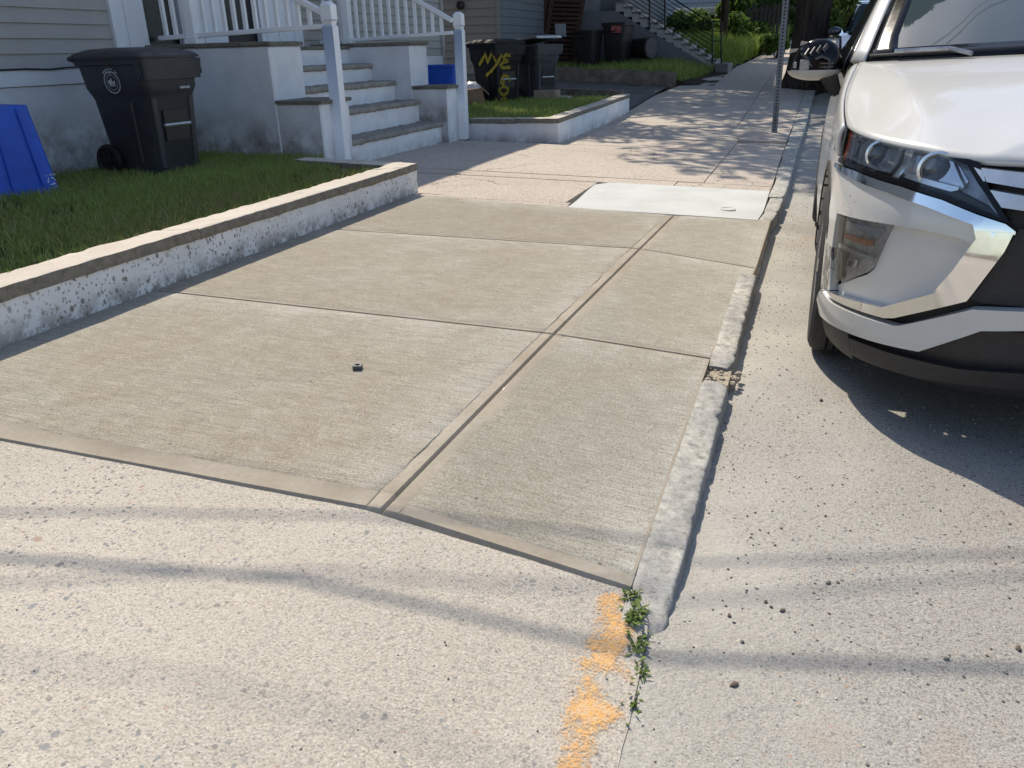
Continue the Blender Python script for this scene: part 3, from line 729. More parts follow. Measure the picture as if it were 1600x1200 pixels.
_NF = ([0.1, .14, .2, .3, .45, .6, .7, .8, .9, 1.0, 1.1], [-.10, -.075, -.03, 0, .0, .0, -.012, -.045, -.105, -.19, -.3])
_NS = ([0.1, .2, .35, .6, .75, .9, 1.0, 1.1], [-.07, -.035, 0, 0, -.006, -.022, -.045, -.08])
def shell(s, z, off=0.0):
    """car-local point: x to the right, y backwards from the nose, z above the road; s < 0 is the right-hand side"""
    a = abs(s)
    u = np.interp(a, _S, _PL[:, 0]); y = np.interp(a, _S, _PL[:, 1])
    tu = np.interp(a, _S, _TN[:, 0]); ty = np.interp(a, _S, _TN[:, 1])
    nu, ny = -(-ty), -tu                    # outward normal of the outline (u outward, y forward negative)
    w = abs(ny)
    pr = np.interp(z, *_NF)*w + np.interp(z, *_NS)*(1-w) + off
    u2 = u+nu*pr; y2 = y+ny*pr
    return (-u2 if s >= 0 else u2, y2, z)
# ============================================================ the white car at the kerb
def paint_mat():
    q = NM('white_car_paint')
    c = q.ramp(q.noise(2.5, 4, 0.6), [(0.3, (0.55, 0.545, 0.52)), (0.7, (0.61, 0.605, 0.58))])
    c = q.mix(q.ramp(q.noise(150, 4, 0.8), [(0.62, 0.0), (0.74, 0.35)]), c, (0.42, 0.39, 0.34))     # road dust
    x = q.sep(q.co())
    # scrape on the nearside bumper corner: down to black plastic
    box = q.math('MULTIPLY', q.math('LESS_THAN', q.math('ABSOLUTE', q.math('ADD', x[2], -0.43)), 0.085),
                 q.math('MULTIPLY', q.math('LESS_THAN', x[0], -0.845), q.math('LESS_THAN', q.math('ABSOLUTE', q.math('ADD', x[1], -0.54)), 0.05)))
    scr = q.math('MULTIPLY', box, q.ramp(q.noise(30, 5, 0.8, vec=q.co((1, 1, 0.35))), [(0.44, 0.0), (0.5, 0.9)]))
    nick = q.math('MULTIPLY', q.math('LESS_THAN', q.math('ABSOLUTE', q.math('ADD', x[2], -0.68)), 0.03), q.math('LESS_THAN', q.math('ABSOLUTE', q.math('ADD', x[1], -0.43)), 0.05))
    scr = q.math('MAXIMUM', scr, q.math('MULTIPLY', nick, q.ramp(q.noise(60, 4, 0.8), [(0.60, 0.0), (0.64, 0.9)])))
    c = q.mix(scr, c, (0.04, 0.04, 0.042))
    q.set(c, q.ramp(scr, [(0, 0.32), (1, 0.7)]), None, 0.0, 0.5, 0.8)
    q.b.inputs['Coat Roughness'].default_value = 0.06
    return q.m
M_paint = paint_mat()
M_chrome = NM('chrome'); M_chrome = M_chrome.set((0.80, 0.81, 0.83), M_chrome.ramp(M_chrome.noise(40, 4), [(0.3, 0.05), (0.7, 0.14)]), None, 1.0)
M_blackpl = flat('black_textured_plastic', (0.022, 0.022, 0.024), 0.55, var=0.2, scale=60, bump=(240, 0.3, 0.002))
M_gloss = flat('gloss_black', (0.006, 0.006, 0.007), 0.14, spec=0.3)
M_satin = flat('satin_silver', (0.72, 0.72, 0.71), 0.32, metal=0.75)
M_rubber = flat('tyre_rubber', (0.025, 0.025, 0.026), 0.8, var=0.25, scale=30)
M_alloy = flat('grey_alloy', (0.35, 0.35, 0.36), 0.3, metal=0.9)
M_refl = flat('lamp_reflector', (0.78, 0.80, 0.82), 0.22, metal=0.75, var=0.1)
M_lampdark = flat('lamp_bezel', (0.30, 0.31, 0.33), 0.25, metal=0.6, var=0.35, scale=22)
M_amber = flat('amber_plastic', (0.62, 0.10, 0.03), 0.25)
def lens_mat(name, tint, fac=0.12):
    q = NM(name); tr = q.n('BsdfTransparent'); q.put(tr.inputs[0], tint)
    gl = q.n('BsdfGlossy'); gl.inputs['Roughness'].default_value = 0.03
    fr = q.n('Fresnel'); fr.inputs[0].default_value = 1.5
    mx = q.n('MixShader'); q.t.links.new(q.math('MAXIMUM', fr.outputs[0], fac*0.5), mx.inputs[0])
    q.t.links.new(tr.outputs[0], mx.inputs[1]); q.t.links.new(gl.outputs[0], mx.inputs[2])
    q.t.links.new(mx.outputs[0], q.t.nodes['Material Output'].inputs[0]); return q.m
M_lens = lens_mat('clear_lamp_lens', (0.93, 0.94, 0.95))
M_lens2 = lens_mat('smoked_lamp_lens', (0.92, 0.915, 0.91))
def screen_mat():
    q = NM('windscreen_glass')
    c = q.ramp(q.noise(1.6, 3), [(0.3, (0.040, 0.058, 0.066)), (0.7, (0.060, 0.085, 0.092))])
    c = q.mix(q.ramp(q.noise(170, 3, 0.8), [(0.66, 0.0), (0.76, 0.5)]), c, (0.4, 0.42, 0.42))
    q.set(c, 0.03, None, 0, 0.9); q.b.inputs['IOR'].default_value = 1.62; return q.m
M_screen = screen_mat()
M_glassdk = flat('dark_side_glass', (0.01, 0.012, 0.013), 0.04, spec=0.8)
car = empty('parked_car', (CARX, CARY, CARZ), label='white crossover car parked at the kerb, nose towards us', cat='car')
def panel(name, poly, off, mat, parent=None, thick=0.014, step=0.03, sides=(1, -1), label=None):
    objs = []
    from mathutils.geometry import delaunay_2d_cdt
    bd = []
    for k in range(len(poly)):
        a, b = Vector(poly[k]), Vector(poly[(k+1) % len(poly)]); n = max(1, int((b-a).length/step+0.5))
        bd += [a.lerp(b, t/n) for t in range(n)]
    def inside(p):
        c = False
        for k in range(len(bd)):
            a, b = bd[k-1], bd[k]
            if (a.y > p.y) != (b.y > p.y) and p.x < (b.x-a.x)*(p.y-a.y)/(b.y-a.y)+a.x: c = not c
        return c
    ss, zz = [p[0] for p in poly], [p[1] for p in poly]; inner = []
    for u in np.arange(min(ss)+step*0.5, max(ss), step):
        for v in np.arange(min(zz)+step*0.5, max(zz), step):
            p = Vector((float(u), float(v)))
            if inside(p) and min((p-q).length for q in bd) > step*0.4: inner.append(p)
    nb = len(bd)
    vs2, _, fc, _, _, _ = delaunay_2d_cdt(bd+inner, [(k, (k+1) % nb) for k in range(nb)], [], 1, 1e-7)
    for sg in sides:
        bm = bmesh.new()
        V_ = [bm.verts.new(shell(sg*max(p.x, 1e-6), p.y, off)) for p in vs2]
        for f in fc:
            try: bm.faces.new([V_[k] for k in f])
            except ValueError: pass
        if thick:
            rim = [bm.verts.new(shell(sg*max(p.x, 1e-6), p.y, off-thick)) for p in bd]
            for k in range(nb): bm.faces.new((V_[k], V_[(k+1) % nb], rim[(k+1) % nb], rim[k]))
        bmesh.ops.recalc_face_normals(bm, faces=bm.faces)
        me = bpy.data.meshes.new(name); bm.to_mesh(me); bm.free()
        # make sure the skin faces outward
        p0 = max(me.polygons, key=lambda p: p.area); c = p0.center
        ref = Vector((c.x, c.y-2.0, 0)) if True else None
        if p0.normal.dot(Vector((c.x*0.6, -1.0 if c.y < 0.9 else 0, 0))) < 0: me.flip_normals()
        me.materials.append(mat); me.shade_smooth(); me.set_sharp_from_angle(angle=R(38))
        o = bpy.data.objects.new(name, me); col.objects.link(o); o.parent = parent or car
        if label: o['label'] = label
        objs.append(o)
    return objs
def cg(name, g, m, parent=None, **k): return g.build(name, m, parent or car, **k)
BM1 = 1.24                                   # rear end of the bumper along the outline
panel('inner_core', [(0, 0.16), (1.16, 0.16), (1.16, 0.60), (1.22, 0.78), (1.30, 0.90), (0.9, 0.87), (0.5, 0.85), (0, 0.855)], -0.045, M_blackpl, thick=0)
low_l = [(1.10, 0.362), (0.996, 0.345), (0.696, 0.357), (0.671, 0.364), (0.483, 0.458), (0.361, 0.472), (0.0, 0.475), (0.0, 0.42), (0.35, 0.417), (0.451, 0.399), (0.603, 0.298), (0.992, 0.262), (1.17, 0.245), (1.185, 0.30)]
panel('bumper_strip', low_l, 0.022, M_paint, thick=0.045, step=0.025)
panel('lower_grille', [(0, 0.18), (0.80, 0.18), (1.0, 0.255), (0.603, 0.292), (0.45, 0.395), (0, 0.412)], -0.02, M_blackpl)
panel('bumper_lip', [(0, 0.225), (0.325, 0.228), (0.489, 0.212), (0.601, 0.20), (0.835, 0.185), (0.93, 0.182), (0.93, 0.245), (0.80, 0.255), (0.62, 0.262), (0.489, 0.265), (0.325, 0.287), (0, 0.29)], 0.012, M_blackpl, thick=0.05)
panel('grille_shield', [(0, 0.478), (0.361, 0.475), (0.47, 0.47), (0.503, 0.48), (0.485, 0.51), (0.437, 0.63), (0.415, 0.69), (0, 0.70)], -0.018, M_blackpl)
bumper = panel('bumper_upper', [(BM1, 0.772), (1.054, 0.765), (0.818, 0.748), (0.669, 0.727), (0.528, 0.694), (0.512, 0.657), (0.52, 0.641), (0.556, 0.651), (0.67, 0.66), (0.783, 0.657), (1.095, 0.635), (1.095, 0.50), (1.062, 0.37), (1.10, 0.362), (1.165, 0.30), (1.185, 0.33), (1.20, 0.45), (1.215, 0.60)], 0.004, M_paint, thick=0.03, step=0.02)
panel('lamp_pocket', [(0.783, 0.657), (0.669, 0.657), (0.548, 0.655), (0.503, 0.645), (0.540, 0.552), (0.574, 0.488), (0.59, 0.470), (0.750, 0.389), (0.772, 0.387), (1.05, 0.356), (1.06, 0.389), (0.87, 0.474), (0.837, 0.503)], -0.024, M_paint, thick=0.004)
panel('chrome_trim', [(0.521, 0.677), (0.424, 0.684), (0.437, 0.63), (0.491, 0.503), (0.503, 0.477), (0.7, 0.379), (0.734, 0.37), (1.10, 0.350), (1.10, 0.364), (0.772, 0.4), (0.747, 0.402), (0.592, 0.484), (0.588, 0.498), (0.555, 0.558), (0.512, 0.657)], 0.014, M_chrome, thick=0.05, step=0.02)
panel('chrome_trim', [(1.245, 0.785), (1.019, 0.788), (0.772, 0.771), (0.628, 0.75), (0.522, 0.721), (0.449, 0.704), (0.421, 0.686), (0.421, 0.678), (0.521, 0.677), (0.528, 0.694), (0.669, 0.727), (0.818, 0.748), (1.054, 0.765), (1.245, 0.772)], 0.012, M_chrome, thick=0.03, step=0.025)
panel('bumper_corner', [(0.90, 0.262), (1.0, 0.256), (1.165, 0.242), (1.195, 0.235), (1.19, 0.165), (0.90, 0.165)], 0.0125, M_blackpl, thick=0.05)
# fog and indicator unit
fog_o = [(1.088, 0.628), (0.790, 0.650), (0.843, 0.506), (0.871, 0.482), (1.046, 0.396), (1.076, 0.51)]
M_fogin = flat('fog_lamp_interior', (0.40, 0.39, 0.38), 0.35, metal=0.3, var=0.4, scale=18)
M_amber2 = flat('faded_amber', (0.42, 0.16, 0.09), 0.4, var=0.4, scale=40)
for f in panel('fog_lamp', fog_o, -0.028, M_fogin, thick=0.01):
    sd_ = (1,) if f.data.vertices[0].co.x < 0 else (-1,)
    panel('indicator', [(1.05, 0.575), (0.86, 0.588), (0.865, 0.570), (1.045, 0.558)], -0.018, M_amber2, f, 0.006, sides=sd_)
    panel('reflector', [(1.075, 0.535), (0.84, 0.540), (0.845, 0.528), (1.07, 0.522)], -0.010, M_refl, f, 0.01, sides=sd_)
    panel('reflector', [(1.06, 0.615), (0.82, 0.632), (0.85, 0.60), (1.055, 0.59)], -0.022, M_refl, f, 0.004, sides=sd_)
    panel('reflector', [(1.055, 0.515), (1.0, 0.517), (1.01, 0.43), (1.05, 0.41)], -0.014, M_gloss, f, 0.01, sides=sd_)
    panel('reflector', [(0.98, 0.505), (0.93, 0.51), (0.935, 0.485), (0.985, 0.46)], -0.012, M_refl, f, 0.01, sides=sd_)
    panel('reflector', [(0.96, 0.50), (0.945, 0.50), (0.945, 0.49), (0.965, 0.48)], -0.006, M_gloss, f, 0.006, sides=sd_)
    panel('lens', fog_o, 0.000, M_lens2, f, 0, sides=sd_)
# headlamp
lamp_o = [(1.30, 0.905), (1.285, 0.847), (1.25, 0.800), (1.03, 0.801), (0.777, 0.784), (0.632, 0.762), (0.543, 0.738), (0.461, 0.713), (0.52, 0.776), (0.595, 0.846), (0.663, 0.862), (0.763, 0.874), (0.875, 0.882), (1.021, 0.893), (1.205, 0.901)]
for hl in panel('headlight', lamp_o, -0.034, M_lampdark, thick=0.0):
    left = hl.data.vertices[0].co.x < 0; sd_ = (1,) if left else (-1,); sg = 1 if left else -1
    panel('bezel', [(0.48, 0.718), (0.543, 0.742), (0.632, 0.766), (0.777, 0.788), (0.777, 0.80), (0.632, 0.782), (0.56, 0.76), (0.51, 0.742)], -0.012, M_blackpl, hl, 0.02, sides=sd_)
    panel('reflector', [(1.13, 0.812), (0.86, 0.803), (0.83, 0.83), (0.84, 0.872), (1.05, 0.885), (1.13, 0.86)], -0.026, M_refl, hl, 0.006, sides=sd_)
    panel('reflector', [(0.82, 0.80), (0.60, 0.775), (0.585, 0.80), (0.645, 0.85), (0.80, 0.868)], -0.028, M_refl, hl, 0.006, sides=sd_)
    panel('divider', [(0.84, 0.79), (0.81, 0.79), (0.79, 0.83), (0.80, 0.876), (0.835, 0.876), (0.82, 0.83)], -0.008, M_refl, hl, 0.02, sides=sd_)
    panel('divider', [(0.79, 0.795), (0.62, 0.772), (0.60, 0.778), (0.60, 0.785), (0.78, 0.808)], -0.008, M_refl, hl, 0.02, sides=sd_)
    panel('light_guide', [(1.15, 0.812), (0.87, 0.800), (0.87, 0.808), (1.14, 0.822)], -0.006, M_refl, hl, 0.02, sides=sd_)
    panel('light_guide', [(1.16, 0.812), (1.145, 0.812), (1.135, 0.86), (1.09, 0.885), (1.11, 0.888), (1.155, 0.865)], -0.006, M_refl, hl, 0.02, sides=sd_)
    panel('light_guide', [(0.86, 0.80), (0.85, 0.80), (0.835, 0.83), (0.845, 0.870), (0.857, 0.870), (0.85, 0.83)], -0.004, M_refl, hl, 0.02, sides=sd_)
    panel('light_guide', [(0.60, 0.792), (0.59, 0.795), (0.645, 0.850), (0.66, 0.853)], -0.006, M_refl, hl, 0.015, sides=sd_)
    panel('side_reflector', [(1.275, 0.80), (1.215, 0.803), (1.235, 0.88), (1.28, 0.89)], -0.016, M_amber, hl, 0.006, sides=sd_)
    panel('divider', [(1.20, 0.803), (1.165, 0.805), (1.18, 0.89), (1.215, 0.893)], -0.012, M_refl, hl, 0.015, sides=sd_)
    for (s_c, z_c, r_) in ((0.70, 0.823, 0.046), (0.965, 0.842, 0.040)):
        c = Vector(shell(sg*s_c, z_c, -0.03))
        ax = Vector((-0.15*sg, -1, 0.08))
        g = G().lathe([(r_*1.15, -0.005), (r_*1.18, 0.014), (r_, 0.016), (r_*0.94, 0.004)], c, ax, 28)
        g.build('projector_ring', M_refl, hl, smooth=True)
        g = G().lathe([(r_*0.93, 0.0), (r_*0.85, 0.010), (r_*0.6, 0.019), (r_*0.3, 0.0235), (0.0005, 0.025)], c, ax, 24)
        g.build('projector_lens', flat('projector_glass', (0.16, 0.18, 0.20), 0.05, spec=0.9), hl, smooth=True, angle=80)
    panel('lens', lamp_o, 0.001, M_lens, hl, 0, sides=sd_)
panel('lamp_seal', [(0.458, 0.708), (0.52, 0.776), (0.595, 0.846), (0.663, 0.862), (0.60, 0.862), (0.565, 0.855), (0.50, 0.775), (0.440, 0.706)], 0.002, M_gloss, thick=0.03)
panel('lamp_seal', [(1.25, 0.788), (1.03, 0.790), (0.777, 0.773), (0.632, 0.752), (0.543, 0.728), (0.455, 0.707), (0.463, 0.716), (0.543, 0.741), (0.632, 0.765), (0.777, 0.787), (1.03, 0.804), (1.25, 0.802)], 0.003, M_gloss, thick=0.03)
# grille bars
panel('grille_bar', [(0.575, 0.842), (0.437, 0.835), (0, 0.828), (0, 0.79), (0.427, 0.797), (0.535, 0.808)], 0.002, M_satin, thick=0.03)
panel('grille_bar', [(0.511, 0.787), (0.423, 0.778), (0, 0.77), (0, 0.733), (0.415, 0.740), (0.47, 0.744)], 0.002, M_satin, thick=0.03)
# side skin with wheel arches
def s_at(y): return float(np.interp(y, _PL[:120, 1], _S[:120])) if y < 1.0 else float(_S[np.searchsorted(_PL[:, 1], y)-1] + (y-_PL[np.searchsorted(_PL[:, 1], y)-1, 1]))
WY, WZ, RA, RY = 0.93, 0.345, 0.385, 3.60
def arch(yc, a0, a1, n=14):
    out = []
    for i in range(n+1):
        a = R(lerp(a0, a1, i/n)); y = yc-RA*math.cos(a); out.append((s_at(y), WZ+RA*math.sin(a)))
    return out
A1 = arch(WY, 45, 180+12)
fend = [(BM1+0.004, 0.772), (1.22, 0.60)]+arch(WY, 30, 192)+[(s_at(1.36), 0.25), (s_at(1.42), 0.25), (s_at(1.42), 0.80), (BM1+0.06, 0.80), (1.29, 0.80)]
panel('front_fender', fend, 0.0, M_paint, thick=0.02, step=0.05)
panel('wheel_arch_trim', [(s_at(WY-RA*math.cos(R(a))), WZ+RA*math.sin(R(a))) for a in range(28, 190, 9)]+[(s_at(WY-(RA+0.03)*math.cos(R(a))), WZ+(RA+0.03)*math.sin(R(a))) for a in range(189, 27, -9)], 0.006, M_blackpl, thick=0.03, step=0.06)
panel('front_door', [(s_at(1.425), 0.28), (s_at(2.35), 0.28), (s_at(2.35), 1.04), (s_at(1.425), 1.04)], 0.0, M_paint, thick=0.02, step=0.1)
panel('rear_door', [(s_at(2.355), 0.28), (s_at(3.15), 0.28)]+[(s_at(RY-0.44), 0.45), (s_at(RY-0.42), 0.62), (s_at(RY-0.3), 0.76)]+[(s_at(3.32), 0.80), (s_at(3.32), 1.05), (s_at(2.355), 1.04)], 0.0, M_paint, thick=0.02, step=0.1)
rs_ = s_at(3.325)
panel('rear_quarter', [(rs_, 0.80), (rs_, 0.76)]+arch(RY, 60, 180)+[(s_at(RY+0.39), 0.28), (float(_S[-1]), 0.28), (float(_S[-1]), 1.05), (rs_, 1.05)], 0.0, M_paint, thick=0.02, step=0.12)
cg('underbody', G().box(-0.62, 0.62, 0.42, 4.2, 0.20, 0.30).box(-0.60, 0.60, 0.42, 4.0, 0.30, 0.78), M_blackpl)
# bonnet
Ls = [0, 0.2, 0.444, 0.513, 0.586, 0.669, 0.765, 0.877, 1.022, 1.15, 1.25, 1.30]
Lz = [0.866, 0.864, 0.862, 0.861, 0.862, 0.868, 0.879, 0.887, 0.898, 0.905, 0.909, 0.912]
Wu = [0, 0.276, 0.454, 0.688, 0.799, 0.816]; Wy = [1.05, 1.10, 1.15, 1.26, 1.345, 1.37]; Wz = [1.122, 1.118, 1.112, 1.103, 1.098, 1.096]
def bonnet_pt(v, t):
    a = Vector(shell(v*1.30, interp(v*1.30, Ls, Lz), 0.0))
    u = v*0.816; b = Vector((-u, interp(u, Wu, Wy), interp(u, Wu, Wz)))
    p = lerp(a, b, t)
    vc = lerp(0.515, 0.90, t**0.9)
    bul = 0.040*math.sin(math.pi*min(1, t*0.98))**0.8
    p.z += bul*(1-0.45*v)
    if v > vc: p.z -= 0.050*math.sin(math.pi*min(1, t*0.9+0.1))*((v-vc)/(1-vc))*(1-0.35*((v-vc)/(1-vc)))
    else: p.z -= 0.012*math.sin(math.pi*t)*max(0, 1-(vc-v)/0.35)*0
    p.x -= 0.026*math.sin(math.pi*t)*(v**6)
    return p
def gridmesh(name, fn, nu, nv, mat, parent=None, mirror=True, thick=0.02, flipz=False):
    res = []
    for sg in ((1, -1) if mirror else (1,)):
        V = [fn(i/nu, j/nv) for j in range(nv+1) for i in range(nu+1)]
        V = [Vector((p.x*sg, p.y, p.z)) for p in V]
        F = []
        for j in range(nv):
            for i in range(nu):
                q = (j*(nu+1)+i, j*(nu+1)+i+1, (j+1)*(nu+1)+i+1, (j+1)*(nu+1)+i); F.append(q if (sg > 0) == flipz else q[::-1])
        o = mk(name, V, F, mat, parent or car, True, None, 40)
        if thick:
            md = o.modifiers.new('thickness', 'SOLIDIFY'); md.thickness = thick; md.offset = -1
        res.append(o)
    return res
# bonnet is one panel: both halves joined across the centre line
NU, NV = 44, 22
V = []; F = []
for j in range(NV+1):
    for i in range(-NU, NU+1):
        p = bonnet_pt(abs(i)/NU, j/NV); V.append((p.x if i <= 0 else -p.x, p.y, p.z))
n = 2*NU+1
for j in range(NV):
    for i in range(n-1): F.append((j*n+i, (j+1)*n+i, (j+1)*n+i+1, j*n+i+1))
V = [(-x, y, z) for x, y, z in V]; 
bon = mk('bonnet', V, F, M_paint, car, True, None, 40)
md = bon.modifiers.new('thickness', 'SOLIDIFY'); md.thickness = 0.016; md.offset = -1
# fender top between bonnet gap and flank
def fender_top(a, t):
    g = bonnet_pt(1.0, t); g.x -= 0.006; g.z -= 0.002
    y = g.y; s = s_at(max(y, 0.66)); e = Vector(shell(s, 0.80, 0.0)); c = Vector((min(e.x, -0.893)-0.006*math.sin(math.pi*t), y, g.z-0.012))
    return g*(1-a)**2 + c*2*a*(1-a) + e*a*a
gridmesh('fender_top', fender_top, 10, 16, M_paint, thick=0.012, flipz=False)
# cabin
def screen(a, t):      # a 0 centre .. 1 pillar
    u = a*0.792; b = Vector((-u, interp(u, Wu, Wy)+0.02, interp(u, Wu, Wz)+0.004))
    tp = Vector((-a*0.60, 1.93+0.16*a*a, 1.615-0.05*a*a))
    p = lerp(b, tp, t); p.z += 0.03*math.sin(math.pi*t); return p
gridmesh('windscreen', screen, 18, 12, M_screen, thick=0.006, flipz=False)
def frit(a, t): p = screen(lerp(0.895-0.06*max(0, 1-t/0.16)**2, 1.003, a), t); p.z += 0.0035; p.y -= 0.003; return p
gridmesh('screen_border', frit, 3, 12, M_gloss, thick=0.003, flipz=False)
def frit2(a, t): p = screen(a*0.95, t*0.075); p.z += 0.003; p.y -= 0.003; return p
gridmesh('screen_border', frit2, 20, 2, M_gloss, thick=0.003, flipz=False)
def pillar(a, t):
    i_ = screen(1.0, t); b = Vector((-0.868, 1.50, 1.075)); tp = Vector((-0.665, 2.18, 1.535)); o_ = lerp(b, tp, t); o_.z += 0.03*math.sin(math.pi*t)
    p = lerp(i_, o_, a); p.z += 0.018*math.sin(math.pi*a); p.x -= 0.012*math.sin(math.pi*a); return p
gridmesh('windscreen_pillar', lambda a, t: pillar(0.03+a*0.60, t), 6, 12, M_paint, thick=0.02, flipz=False)
gridmesh('window_trim', lambda a, t: pillar(0.64+a*0.40, t), 4, 12, M_gloss, thick=0.02, flipz=False)
def sideglass(a, t):
    y = lerp(1.50, 3.75, a); zb = 1.035+0.05*a; zt = interp(y, [1.5, 2.18, 3.0, 3.75], [1.09, 1.535, 1.56, 1.40])
    return lerp(Vector((-0.862, y, zb)), Vector((interp(y, [1.5, 2.18, 3.75], [-0.868, -0.668, -0.66]), y, zt)), t)
gridmesh('side_window', sideglass, 20, 4, M_glassdk, thick=0.006, flipz=True)
def roof(a, t):
    y = lerp(1.95, 4.0, t); zc = interp(y, [1.9, 2.4, 3.0, 3.6, 4.0], [1.61, 1.655, 1.66, 1.60, 1.50])
    return Vector((-a*0.675, y+0.14*a*a*(1-t), zc-0.06*a**3))
gridmesh('roof_panel', roof, 10, 14, M_paint, thick=0.03, flipz=False)
def tailgate(a, t): return lerp(Vector((-a*0.675, 4.0, 1.50-0.06*a**3)), Vector((-a*0.82, 4.34-0.1*a*a, 1.04)), t)
gridmesh('rear_window', tailgate, 8, 5, M_glassdk, thick=0.01, flipz=False)
# cowl and wiper
gridmesh('cowl', lambda a, t: Vector((-a*0.80, interp(a*0.8, Wu, Wy)-0.03+0.09*t, interp(a*0.8, Wu, Wz)-0.012+0.012*t)), 14, 2, M_blackpl, thick=0.01, flipz=False)
def on_screen(px, py, lift):
    best = None
    for a in np.linspace(0.1, 1, 60):
        for t in np.linspace(0, 0.5, 40):
            p = screen(a, t)+Vector((0, 0, lift)); q = p+Vector((CARX, CARY, CARZ))-CAM; w = q.dot(_fw)
            e = (800+FPX*q.dot(_rt)/w-px)**2+(600-FPX*q.dot(_up)/w-py)**2
            if best is None or e < best[0]: best = (e, p)
    return best[1]
wp = [on_screen(x, y, 0.022) for x, y in ((1362, 89), (1400, 86.5), (1440, 85), (1480, 85), (1512, 91))]
cg('wiper', G().tube(wp, 0.007, 6), M_blackpl)
cg('wiper', G().tube([wp[1]+Vector((0, -0.02, 0.012)), wp[3]+Vector((0, -0.02, 0.012)), wp[4]+Vector((0.01, -0.05, -0.01))], 0.009, 6), M_lampdark)
# front wheels and rear wheels
def wheel(x, y):
    sg = -1 if x < 0 else 1; R0 = 0.338
    t = G().lathe([(0.225, -0.105), (0.30, -0.112), (0.325, -0.10), (R0, -0.075), (R0, 0.075), (0.325, 0.10), (0.30, 0.112), (0.225, 0.105)], (x, y, 0.338), (1, 0, 0), 48)
    w_ = cg('tyre', t, M_rubber, smooth=True, angle=30)
    gr = G()
    for dx in (-0.045, -0.015, 0.015, 0.045):
        gr.lathe([(R0+0.0012, dx-0.0045), (R0+0.0016, dx), (R0+0.0012, dx+0.0045)], (x, y, 0.338), (1, 0, 0), 48)
    gr.build('tread', M_gloss, w_)
    rg = G().lathe([(0.05, 0.085*sg), (0.21, 0.07*sg), (0.225, 0.095*sg), (0.228, 0.1*sg)], (x, y, 0.338), (1, 0, 0), 32)
    for k in range(5):
        th = 2*math.pi*k/5+0.3; c_ = Vector((0, math.cos(th), math.sin(th)))
        rg.bar(Vector((x+0.095*sg, y, 0.338))+c_*0.03, Vector((x+0.09*sg, y, 0.338))+c_*0.22, 0.05, 0.03, up=(1, 0, 0))
    rg.build('rim', M_alloy, w_, smooth=True)
for x in (-0.785, 0.785):
    wheel(x, WY); wheel(x, RY)
    for yy in (WY, RY):
        cg('wheel_arch_liner', G().tube([Vector((x*0.93, yy-0.37*math.cos(a), WZ+0.37*math.sin(a))) for a in np.linspace(0.25, math.pi-0.1, 14)], 0.06, 6), M_blackpl, smooth=True)
# door mirror with its cover broken off
mir = empty('door_mirror', (-0.99, 1.50, 1.09), parent=car); mir['label'] = 'broken door mirror with its cover missing'
def mg(name, g, m, **k): return g.build(name, m, mir, **k)
def ellip(c, r, z0=-1, z1=1, n=20, m_=10):
    prof = []
    for i in range(m_+1):
        a = lerp(math.asin(z0), math.asin(z1), i/m_); prof.append((max(0.0008, math.cos(a)), math.sin(a)))
    g = G().lathe(prof, (0, 0, 0), (0, 0, 1), n)
    for v in g.v: v.x = v.x*r[0]+c[0]; v.y = v.y*r[1]+c[1]; v.z = v.z*r[2]+c[2]
    return g
mg('lower_shell', ellip((0, 0, -0.022), (0.112, 0.075, 0.042), -1, 0.05), flat('silver_plastic', (0.42, 0.42, 0.41), 0.35), smooth=True, angle=60)
mg('upper_housing', ellip((0.010, 0.018, -0.02), (0.108, 0.064, 0.128), -0.1, 0.97), M_gloss, smooth=True, angle=60)
mg('mirror_rim', G().tube([Vector((0.112*math.cos(a), -0.035-0.02*math.sin(a), -0.016+0.022*math.sin(a)*0.3)) for a in np.linspace(math.pi, 2*math.pi, 14)], 0.006, 6), M_gloss, smooth=True)
mg('motor_mount', G().box(-0.062, -0.022, -0.070, -0.03, -0.020, 0.022).box(-0.088, -0.074, -0.06, -0.03, -0.012, 0.014), flat('grey_mount', (0.30, 0.30, 0.28), 0.5), bevel=0.004)
rb = G()
for k in range(4): rb.bar((-0.045+0.024*k, -0.052+0.003*k, 0.034+0.007*k), (-0.045+0.024*k+0.016, -0.030, 0.062+0.006*k), 0.006, 0.016)
rb.tube([(-0.062, -0.055, 0.048), (-0.034, -0.066, 0.03), (-0.012, -0.062, -0.006)], 0.005, 6)
rb.tube([(0.0, -0.06, 0.024), (0.025, -0.066, 0.034), (0.055, -0.058, 0.022), (0.06, -0.05, -0.01)], 0.006, 6)
rb.bar((0.02, -0.062, 0.006), (0.075, -0.048, 0.006), 0.01, 0.006).bar((0.02, -0.062, -0.008), (0.075, -0.048, -0.008), 0.01, 0.005)
mg('inner_rib', rb, flat('inner_black_plastic', (0.05, 0.05, 0.05), 0.25), smooth=True)
mg('clip_tab', G().hexa([(-0.112, 0.0, 0.048), (-0.082, -0.01, 0.055), (-0.082, 0.0, 0.055), (-0.112, 0.01, 0.048)], [(-0.11, 0.0, 0.066), (-0.074, -0.01, 0.068), (-0.074, 0.0, 0.068), (-0.11, 0.01, 0.066)]), flat('beige_clip', (0.42, 0.37, 0.30), 0.6))
mg('clip_tab', G().hexa([(-0.070, 0.0, 0.078), (-0.034, -0.01, 0.090), (-0.034, 0.0, 0.090), (-0.07, 0.01, 0.078)], [(-0.066, 0.0, 0.098), (-0.03, -0.01, 0.092), (-0.03, 0.0, 0.092), (-0.066, 0.01, 0.098)]), flat('beige_clip_far', (0.42, 0.37, 0.30), 0.6))
